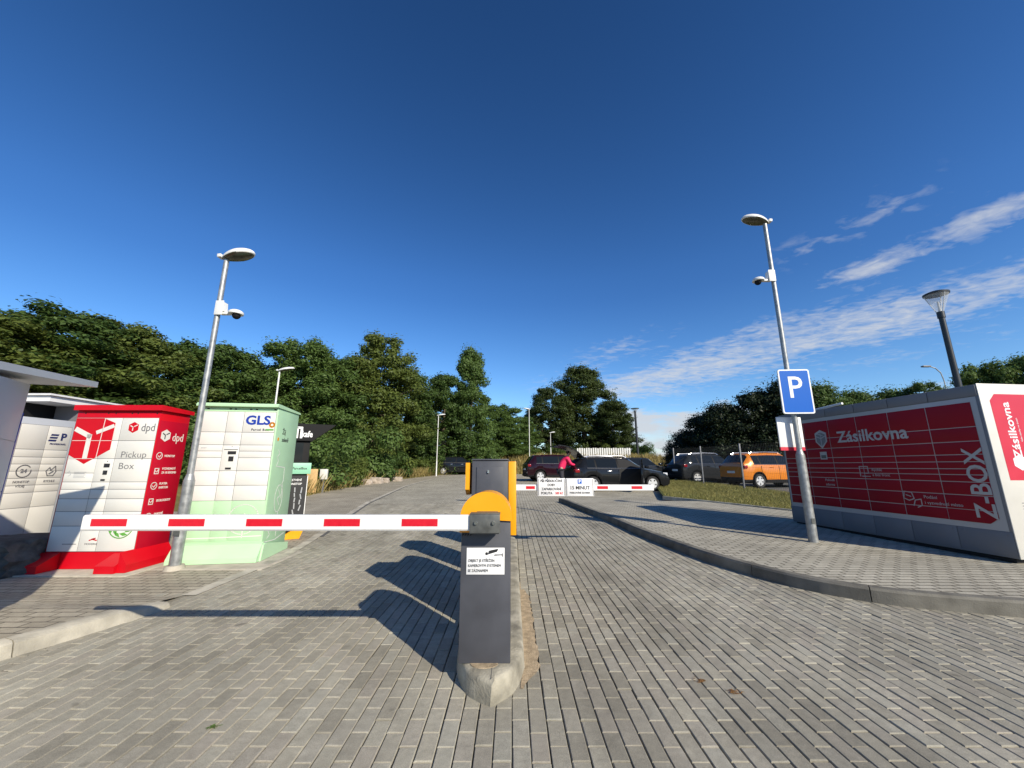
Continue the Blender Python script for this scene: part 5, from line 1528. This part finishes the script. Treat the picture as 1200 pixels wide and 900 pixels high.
for sg in (1, -1):
    a = add((0.27, 0.19 * sg, 1.35), 0.058, 3); b = add((0.38, 0.235 * sg, 1.12), 0.045, a); c_ = add((0.60, 0.20 * sg, 1.06), 0.034, b); d_ = add((0.68, 0.19 * sg, 1.055), (0.024, 0.040), c_)
    tips[sg] = d_
    for k in range(4):
        f1 = add((0.725, (0.19 + (k - 1.5) * 0.019) * sg, 1.05), 0.0095, d_); add((0.765 - 0.006 * abs(k - 1.4), (0.19 + (k - 1.5) * 0.020) * sg, 1.030), 0.008, f1)
    th = add((0.69, 0.145 * sg, 1.045), 0.010, c_); add((0.72, 0.135 * sg, 1.035), 0.009, th)
    h = add((0.0, 0.10 * sg, 0.86), 0.095, 0); k_ = add((0.05 + 0.03 * sg, 0.11 * sg, 0.48), 0.062, h); an = add((-0.03 + 0.03 * sg, 0.11 * sg, 0.10), 0.042, k_); add((0.12 + 0.03 * sg, 0.12 * sg, 0.045), 0.04, an)
add((0.475, 0, 1.585), 0.014, 6)
body = skin_mesh('body', J, E_, Rd, M['skin'], pr)
jj = [(0.0, 0, 0.84), (0.05, 0, 1.05), (0.16, 0, 1.22), (0.255, 0, 1.37), (0.29, 0, 1.43)]
je = [(0, 1), (1, 2), (2, 3), (3, 4)]; jr = [0.185, 0.165, 0.185, 0.14, 0.075]
for sg in (1, -1):
    jj += [(0.27, 0.20 * sg, 1.35), (0.38, 0.24 * sg, 1.12), (0.59, 0.205 * sg, 1.062)]; n = len(jj)
    je += [(3, n - 3), (n - 3, n - 2), (n - 2, n - 1)]; jr += [0.082, 0.066, 0.052]
skin_mesh('jacket', jj, je, jr, M['pink'], pr)
tj = [(0.0, 0, 0.90)]; te = []; tr_ = [0.15]
for sg in (1, -1):
    tj += [(0.0, 0.10 * sg, 0.82), (0.05 + 0.03 * sg, 0.11 * sg, 0.48), (-0.03 + 0.03 * sg, 0.11 * sg, 0.12)]; n = len(tj)
    te += [(0, n - 3), (n - 3, n - 2), (n - 2, n - 1)]; tr_ += [0.11, 0.08, 0.062]
skin_mesh('trousers', tj, te, tr_, M['trousers'], pr)
skin_mesh('shoes', [(-0.01, 0.11, 0.06), (0.14, 0.12, 0.05), (-0.07, -0.11, 0.06), (0.08, -0.12, 0.05)], [(0, 1), (2, 3)], [0.055, 0.052, 0.055, 0.052], M['black'], pr, 1)
skin_mesh('hair', [(0.345, 0, 1.54), (0.345, 0, 1.63), (0.36, 0, 1.70), (0.30, 0, 1.60)], [(0, 1), (1, 2), (1, 3)], [0.09, 0.108, 0.085, 0.06], M['hair'], pr)

# ------------------------------------------------------------------ vegetation
def leaf_cloud(centres, radii, per, size, rng, squash=0.8, up=0.4):
    """many small bent leaf faces spread through clumps; returns verts, faces"""
    n = sum(per)
    C = np.repeat(np.array(centres), per, axis=0); Rr = np.repeat(np.array(radii), per)
    d = rng.normal(size=(n, 3)); d /= np.linalg.norm(d, axis=1)[:, None]
    rad = Rr * rng.uniform(0.25, 1.0, n) ** 0.45
    P = C + d * rad[:, None] * np.array([1, 1, squash])
    nm = d * 1.1 + np.array([0, 0, up]) + rng.normal(size=(n, 3)) * 0.42
    nm /= np.linalg.norm(nm, axis=1)[:, None]
    a = np.cross(nm, rng.normal(size=(n, 3))); a /= np.linalg.norm(a, axis=1)[:, None]
    b = np.cross(nm, a)
    s_ = size * rng.uniform(0.55, 1.35, n)[:, None]
    droop = np.array([0, 0, -0.25]) * s_
    v0 = P - a * s_ * 0.55; v1 = P - b * s_ * 0.30; v2 = P + a * s_ * 0.6 + droop; v3 = P + b * s_ * 0.30
    V_ = np.stack([v0, v1, v2, v3], 1).reshape(-1, 3)
    F_ = np.arange(n * 4).reshape(-1, 4)
    return V_, F_

def mesh_np(name, V_, F_, m):
    me = bpy.data.meshes.new(name)
    me.vertices.add(len(V_)); me.vertices.foreach_set('co', V_.astype(np.float32).ravel())
    me.loops.add(F_.size); me.loops.foreach_set('vertex_index', F_.astype(np.int32).ravel())
    me.polygons.add(len(F_)); me.polygons.foreach_set('loop_start', np.arange(0, F_.size, F_.shape[1], dtype=np.int32)); me.polygons.foreach_set('loop_total', np.full(len(F_), F_.shape[1], dtype=np.int32))
    me.update(calc_edges=True)
    me.materials.append(m)
    return me

def make_tree(seed, R_=2.6, H_=10.0, kind='broad', m='leaf', leaves=52000, size=0.155):
    rng = np.random.default_rng(seed)
    cs = []; rs2 = []
    nC = 240 if kind == 'broad' else 150
    for i in range(nC):
        tt = rng.uniform(0.06 if kind != 'broad' else 0.05, 1.0)
        ang_ = rng.uniform(0, 2 * PI)
        if kind == 'broad':
            prof = (math.sin(PI * min(0.97, (0.22 + 0.76 * tt)) ** 0.95)) ** 0.5
            lump = 0.80 + 0.55 * noise.noise(Vector((math.cos(ang_) * 1.2 + seed, math.sin(ang_) * 1.2, tt * 3.2)))
            r_ = R_ * prof * lump * math.sqrt(rng.uniform(0.10, 1.0)) * 1.18
            cr = rng.uniform(0.11, 0.27) * R_ * (0.7 + 0.3 * prof)
        elif kind == 'spire':
            prof = (1 - tt) ** 0.62 * 0.90 + 0.06
            r_ = R_ * prof * math.sqrt(rng.uniform(0.2, 1.0)); cr = R_ * rng.uniform(0.13, 0.25)
        else:
            prof = (1 - tt ** 4) * 0.8 + 0.2
            r_ = R_ * prof * math.sqrt(rng.uniform(0.3, 1.0)); cr = R_ * rng.uniform(0.2, 0.36)
        cs.append((r_ * math.cos(ang_), r_ * math.sin(ang_), H_ * (0.04 + 0.92 * tt) - (0.05 * H_ * (r_ / R_) ** 2)))
        rs2.append(cr)
    wts = np.array(rs2) ** 2; per = np.maximum(20, (wts / wts.sum() * leaves)).astype(int)
    V_, F_ = leaf_cloud(cs, rs2, per, size, rng, 0.75, 0.5)
    tw = [(c_[0] * 1.06, c_[1] * 1.06, c_[2] + 0.35 * r_) for c_, r_ in zip(cs, rs2)]          # loose twigs outside the clumps
    Vt, Ft = leaf_cloud(tw, [r_ * 1.28 for r_ in rs2], [max(8, int(n_ * 0.16)) for n_ in per], size * 0.9, rng, 0.9, 0.3)
    Ft = Ft + len(V_); V_ = np.concatenate([V_, Vt]); F_ = np.concatenate([F_, Ft])
    crown = mesh_np('crown', V_, F_, M[m])
    bm = BM()
    tz = H_ * (0.62 if kind == 'broad' else 0.85)
    pts = [Vector((0.12 * math.sin(z * 1.3 + seed), 0.12 * math.cos(z * 1.1 + seed), z)) for z in (0, tz * .25, tz * .5, tz * .75, tz)]
    base = 0.03 * H_ if kind == 'broad' else 0.02 * H_
    rads = [base, base * .8, base * .62, base * .42, base * .2]
    for (p0, p1, ra, rb) in zip(pts[:-1], pts[1:], rads[:-1], rads[1:]): cyl(bm, p0, p1, ra, rb, 9)
    order = sorted(range(nC), key=lambda i: -rs2[i])[:16]
    for i in order:
        c_ = Vector(cs[i]); z0 = max(0.15 * H_, min(tz, c_.z - 0.25 * (c_.xy.length) - 0.4)); b0 = Vector((0.1 * math.sin(z0 * 1.3 + seed), 0.1 * math.cos(z0 * 1.1 + seed), z0))
        mid_ = b0.lerp(c_, 0.55) + Vector((0, 0, -0.15))
        cyl(bm, b0, mid_, base * .32, base * .2, 6); cyl(bm, mid_, c_, base * .2, base * .07, 6)
    me = bpy.data.meshes.new('trunk'); bm.to_mesh(me); bm.free(); me.materials.append(M['bark'])
    return crown, me, H_, R_
PROTO = {}
for k_, sd_, kw in (('b1', 11, {}), ('b2', 23, dict(m='leaf2')), ('b3', 37, {}), ('b4', 51, {}), ('d1', 97, dict(m='leaf3')), ('d2', 103, dict(m='leaf3')), ('s1', 61, dict(kind='spire', R_=2.6, leaves=40000)), ('c1', 71, dict(kind='cone', R_=1.7, m='conifer', leaves=30000, size=0.13, H_=6.0)), ('c3', 91, dict(kind='cone', R_=1.9, m='leaf', leaves=30000, size=0.13, H_=6.0)), ('c2', 83, dict(kind='cone', R_=1.9, m='conifer', leaves=30000, size=0.13, H_=6.0))):
    PROTO[k_] = make_tree(sd_, **kw)
def tree(kind, x, y, ztop, R_, label, group, rz=0, zb=None):
    crown, trunk, H0, R0 = PROTO[kind]
    zb = terrain_h(x, y) if zb is None else zb
    sz = (ztop - zb) / (H0 * 0.985); sx = R_ / R0
    t = thing('hedge_tree' if kind[0] == 'c' else 'leafy_tree', label, 'tree', (x, y, zb - 0.05), rz, group)
    t.scale = (sx, sx, sz)
    o = link(bpy.data.objects.new('crown', crown)); o.parent = t
    o = link(bpy.data.objects.new('trunk', trunk)); o.parent = t
    return t
GT = 'trees along the left side of the drive'
for i, (kd, x, y, zt_, R_, lb) in enumerate([
    ('b2', -21.9, 15.0, 7.5, 4.3, 'leafy tree at the far left edge above the grey canopy'),
    ('b1', -21.6, 17.5, 8.8, 4.2, 'leafy tree with the highest crown left of the red locker'),
    ('b2', -20.6, 19.8, 8.9, 4.0, 'olive leafy tree whose crown stands over the red locker'),
    ('b3', -19.6, 22.0, 8.7, 3.6, 'leafy tree directly left of the left lamp post'),
    ('b4', -18.8, 24.5, 9.1, 3.4, 'leafy tree whose top shows just right of the left lamp post'),
    ('b1', -17.6, 27.0, 8.6, 3.2, 'lower leafy tree above the small lamp head over the green locker'),
    ('b3', -14.9, 26.5, 10.4, 3.3, 'dark leafy tree with flat rounded crown right of the green locker'),
    ('b4', -13.4, 29.5, 9.8, 3.2, 'lower leafy tree filling the dip beside the tallest one'),
    ('b2', -11.1, 30.5, 12.1, 3.6, 'tallest olive tree in the middle of the tree line'),
    ('b1', -9.9, 36.2, 10.3, 3.4, 'leafy tree right of the tallest olive one'),
    ('b4', -6.8, 38.5, 10.6, 3.2, 'loose leafy tree left of the spire shaped one'),
    ('s1', -4.4, 40.5, 13.9, 3.3, 'spire shaped tree, the narrow peak of the tree line'),
    ('b3', -1.6, 46.5, 8.8, 3.6, 'low leafy tree at the right foot of the spire shaped one'),
    ('b1', 1.0, 51.0, 7.8, 3.2, 'last low tree of the line, left of the white far lamp'),
    ]):
    tree(kd, x, y, zt_, R_, lb, GT, rz=i * 1.37)
GR_ = 'round dark trees right of the road'
for i, (kd, x, y, zt_, R_, lb) in enumerate([
    ('d1', 5.6, 56.5, 12.8, 4.0, 'left part of the round dark clump beyond the road'),
    ('d2', 11.0, 58.5, 16.6, 5.0, 'highest round dark tree beyond the black estate'),
    ('d1', 14.6, 56.0, 10.9, 3.6, 'lowest right shoulder tree of the round dark clump')]):
    tree(kd, x, y, zt_, R_, lb, GR_, rz=i * 2.1 + .4)
GH = 'dark conifers of the right hand hedge'
for i, (x, y, zt_, R_, lb) in enumerate([
    (13.9, 31.0, 4.0, 1.8, 'lowest conifer at the left end of the dark hedge'), (14.3, 29.0, 5.0, 2.0, 'second conifer from the left end of the dark hedge'), (15.0, 27.2, 5.6, 2.2, 'dark conifer behind the grey SUV'),
    (16.6, 26.2, 6.3, 2.3, 'dark conifer behind the orange SUV'), (18.2, 25.2, 6.9, 2.3, 'dark conifer directly behind the parking sign'), (19.9, 25, 6.5, 2.3, 'green hedge tree above the left end of the long red locker'),
    (22.0, 25, 6.1, 2.3, 'green hedge tree above the Zásilkovna lettering'), (23.6, 24, 6.0, 2.2, 'green hedge tree above the middle of the long red locker')]):
    tree(('c1' if i % 2 else 'c2') if i < 5 else 'c3', x, y, zt_, R_, lb, GH, rz=i * 0.9)
for i, (x, y, zt_, R_, kd, lb) in enumerate([(24.4, 22.5, 6.3, 1.7, 'b1', 'young leafy tree left of the near black lamp'), (22.9, 18.2, 6.4, 1.7, 'b3', 'dark leafy tree right of the near black lamp'), (24.6, 17.2, 6.6, 2.2, 'b4', 'dark leafy tree at the right frame edge above the white end panel'), (26.5, 22.5, 5.6, 1.8, 'b4', 'low leafy tree right behind the near black lamp')]):
    tree(kd, x, y, zt_, R_, lb, 'leafy trees behind the long red locker', rz=i)

# bushes at the foot of the tree line
def bush_proto(seed, m):
    rng = np.random.default_rng(seed)
    cs = [(rng.normal() * 0.45, rng.normal() * 0.45, rng.uniform(0.25, 1.05)) for _ in range(14)]
    rs3 = [rng.uniform(0.28, 0.5) for _ in cs]
    V_, F_ = leaf_cloud(cs, rs3, [520] * 14, 0.075, rng, 0.9, 0.5)
    return mesh_np('crown', V_, F_, M[m])
BP = [bush_proto(5, 'leaf'), bush_proto(8, 'leaf2'), bush_proto(9, 'leaf')]
rb = random.Random(4)
n = 0
bl = [(-9.2 - 0.5, 14.4), (-10.6, 16.8), (-9.7, 18.0), (-11.2, 20.0), (-9.9, 21.6), (-10.6, 23.6), (-9.9, 25.8), (-10.4, 28.0), (-9.2, 30.2), (-9.0, 32.4), (-8.0, 34.6), (-7.4, 36.8), (-5.8, 39.0), (-3.6, 40.2), (-12.8, 15.0), (-14.6, 14.5), (-17.0, 15.2), (-19.0, 15.0), (-13.6, 19.0), (-15.5, 20.0), (-1.2, 46.0), (1.0, 47.5), (3.0, 51), (7.0, 53.5), (10.0, 54), (13.5, 53), (17.5, 52), (-12.3, 23), (-12, 26)]
names_ = ['bush at the verge nearest the plywood board', 'second bush along the left verge', 'third bush along the left verge', 'fourth bush along the left verge', 'bush behind the tall dry grass', 'bush left of the rubble stones', 'bush behind the rubble stones', 'bush right of the rubble stones', 'bush under the tallest olive tree', 'bush left of the slim far lamp', 'bush behind the slim far lamp', 'bush beside the far black car', 'bush behind the far black car', 'bush under the spire shaped tree', 'bush behind the green locker', 'bush behind the left lamp post', 'bush behind the red locker', 'bush behind the cream locker', 'bush deep behind the green locker', 'bush deep behind the black kiosk', 'bush on the bank above the rear barrier', 'bush on the bank left of the white lamp', 'bush on the bank left of the dark clump', 'bush under the left part of the dark clump', 'bush left of the pale sheet fence', 'bush right of the pale sheet fence', 'bush beside the far dark lamp', 'bush in the gap under the rounded crown', 'bush beneath the dark flat topped tree']
for i, (x, y) in enumerate(bl):
    o = link(bpy.data.objects.new('bush', BP[i % 3]))
    k = rb.uniform(1.0, 1.7)
    if x < -9 and 18 < y < 28: k *= 1.3
    o.location = (x, y, terrain_h(x, y) - 0.1); o.scale = (k * 1.25, k * 1.25, k * rb.uniform(0.9, 1.25)); o.rotation_euler = (0, 0, rb.uniform(0, 6))
    tag(o, 'leafy ' + names_[i], 'bush', 'bushes at the foot of the trees')

def blades(n, area, hmin, hmax, w, rng, lean=0.35):
    P = np.array([area(rng) for _ in range(n)])
    h = rng.uniform(hmin, hmax, n)[:, None]
    a = rng.uniform(0, 2 * PI, n); d = np.stack([np.cos(a), np.sin(a), np.zeros(n)], 1)
    l = np.stack([rng.normal(size=n) * lean, rng.normal(size=n) * lean, np.ones(n)], 1)
    v0 = P - d * w; v1 = P + d * w; v2 = P + l * h * 0.6 + d * w * 0.7; v3 = P + l * h + l * np.array([0.6, 0.6, -0.1]) * h * 0.25
    return np.stack([v0, v1, v2, v3], 1).reshape(-1, 3), np.arange(n * 4).reshape(-1, 4)
rng = np.random.default_rng(3)
def lawn(r):
    while True:
        y = r.uniform(6.2, 26); a = lerp_pts(GL, y) + 0.08
        x = r.uniform(5.2, 10.55)
        if x > a: return (x, y, gz(y) + 0.145)
V_, F_ = blades(42000, lawn, 0.03, 0.11, 0.006, rng, 0.5)
o = link(bpy.data.objects.new('lawn_grass', mesh_np('lawn_grass', V_, F_, M['grass'])))
tag(o, 'short patchy green grass in the strip before the wire fence', 'grass', kind='stuff')
tuft = [(rng.uniform(-0.2, 1.7), rng.uniform(12.5, 37)) for _ in range(150)]
def dryv(r):
    d_, y = tuft[r.integers(len(tuft))]
    y = y + r.normal() * 0.25
    x = lerp_pts(VERGE, max(12.2, y)) - 0.25 - abs(d_) + r.normal() * 0.25
    return (x, y, terrain_h(x, y) - 0.02)
V_, F_ = blades(15000, dryv, 0.25, 0.95, 0.012, rng, 0.28)
def bankv(r):
    x = r.uniform(-4, 18); y = r.uniform(40.5, 49)
    return (x, y, terrain_h(x, y) - 0.02)
V2, F2 = blades(9000, bankv, 0.25, 0.8, 0.03, rng, 0.3)
V_ = np.concatenate([V_, V2]); F_ = np.arange(len(V_)).reshape(-1, 4)
o = link(bpy.data.objects.new('dry_grass', mesh_np('dry_grass', V_, F_, M['dry'])))
tag(o, 'tall straw coloured dry grass along the verge and on the bank', 'grass', kind='stuff')
def vergev(r):
    y = r.uniform(12.2, 38); x = lerp_pts(VERGE, y) - r.uniform(0, 1.2)
    return (x, y, terrain_h(x, y) - 0.02)
V_, F_ = blades(12000, vergev, 0.05, 0.22, 0.012, rng, 0.5)
o = link(bpy.data.objects.new('verge_grass', mesh_np('verge_grass', V_, F_, M['grass'])))
tag(o, 'short green grass growing along the left verge', 'grass', kind='stuff')
# far wood closing the horizon
cs = []; rs4 = []
for i in range(150):
    x = rng.uniform(-160, 260); y = rng.uniform(120, 170)
    cs.append((x, y, terrain_h(x, y) + rng.uniform(0.5, 4.0))); rs4.append(rng.uniform(2.0, 4.0))
V_, F_ = leaf_cloud(cs, rs4, [160] * 150, 1.0, rng)
o = link(bpy.data.objects.new('far_wood', mesh_np('far_wood', V_, F_, M['leaf'])))
tag(o, 'low far-off wood closing the horizon between the trees', 'wood', kind='stuff')

# dry leaf litter and moss on the pavers
def litter(loc, n, r, m, label, cat, seed):
    rg = np.random.default_rng(seed); bm = BM()
    for _ in range(n):
        a = rg.uniform(0, 2 * PI); d_ = abs(rg.normal()) * r; x, y = d_ * math.cos(a), d_ * math.sin(a) * 0.8; l = rg.uniform(0.004, 0.017); b = rg.uniform(0, 6.3); z = rg.uniform(0.003, 0.008)
        c_, s_ = math.cos(b), math.sin(b)
        vs2 = [bm.verts.new(p) for p in ((x - c_ * l, y - s_ * l, 0.004), (x - s_ * l * .25, y + c_ * l * .25, z), (x + c_ * l, y + s_ * l, 0.004 + z * .5), (x + s_ * l * .25, y - c_ * l * .25, z * .6))]
        bm.faces.new(vs2)
    tag(obj('leaf_litter', bm, m, None, loc), label, cat, 'litter on the pavers')
litter((1.17, 2.71, 0.0), 45, 0.020, M['straw'], 'small clump of dry brown leaf litter, left of two on the pavers', 'leaf litter', 1)
litter((1.30, 2.60, 0.0), 55, 0.024, M['straw'], 'slightly larger clump of dry leaf litter, right of two on the pavers', 'leaf litter', 2)
litter((-1.52, 2.28, 0.0), 35, 0.012, M['moss'], 'tiny green moss tuft on the pavers at lower left', 'moss', 3)
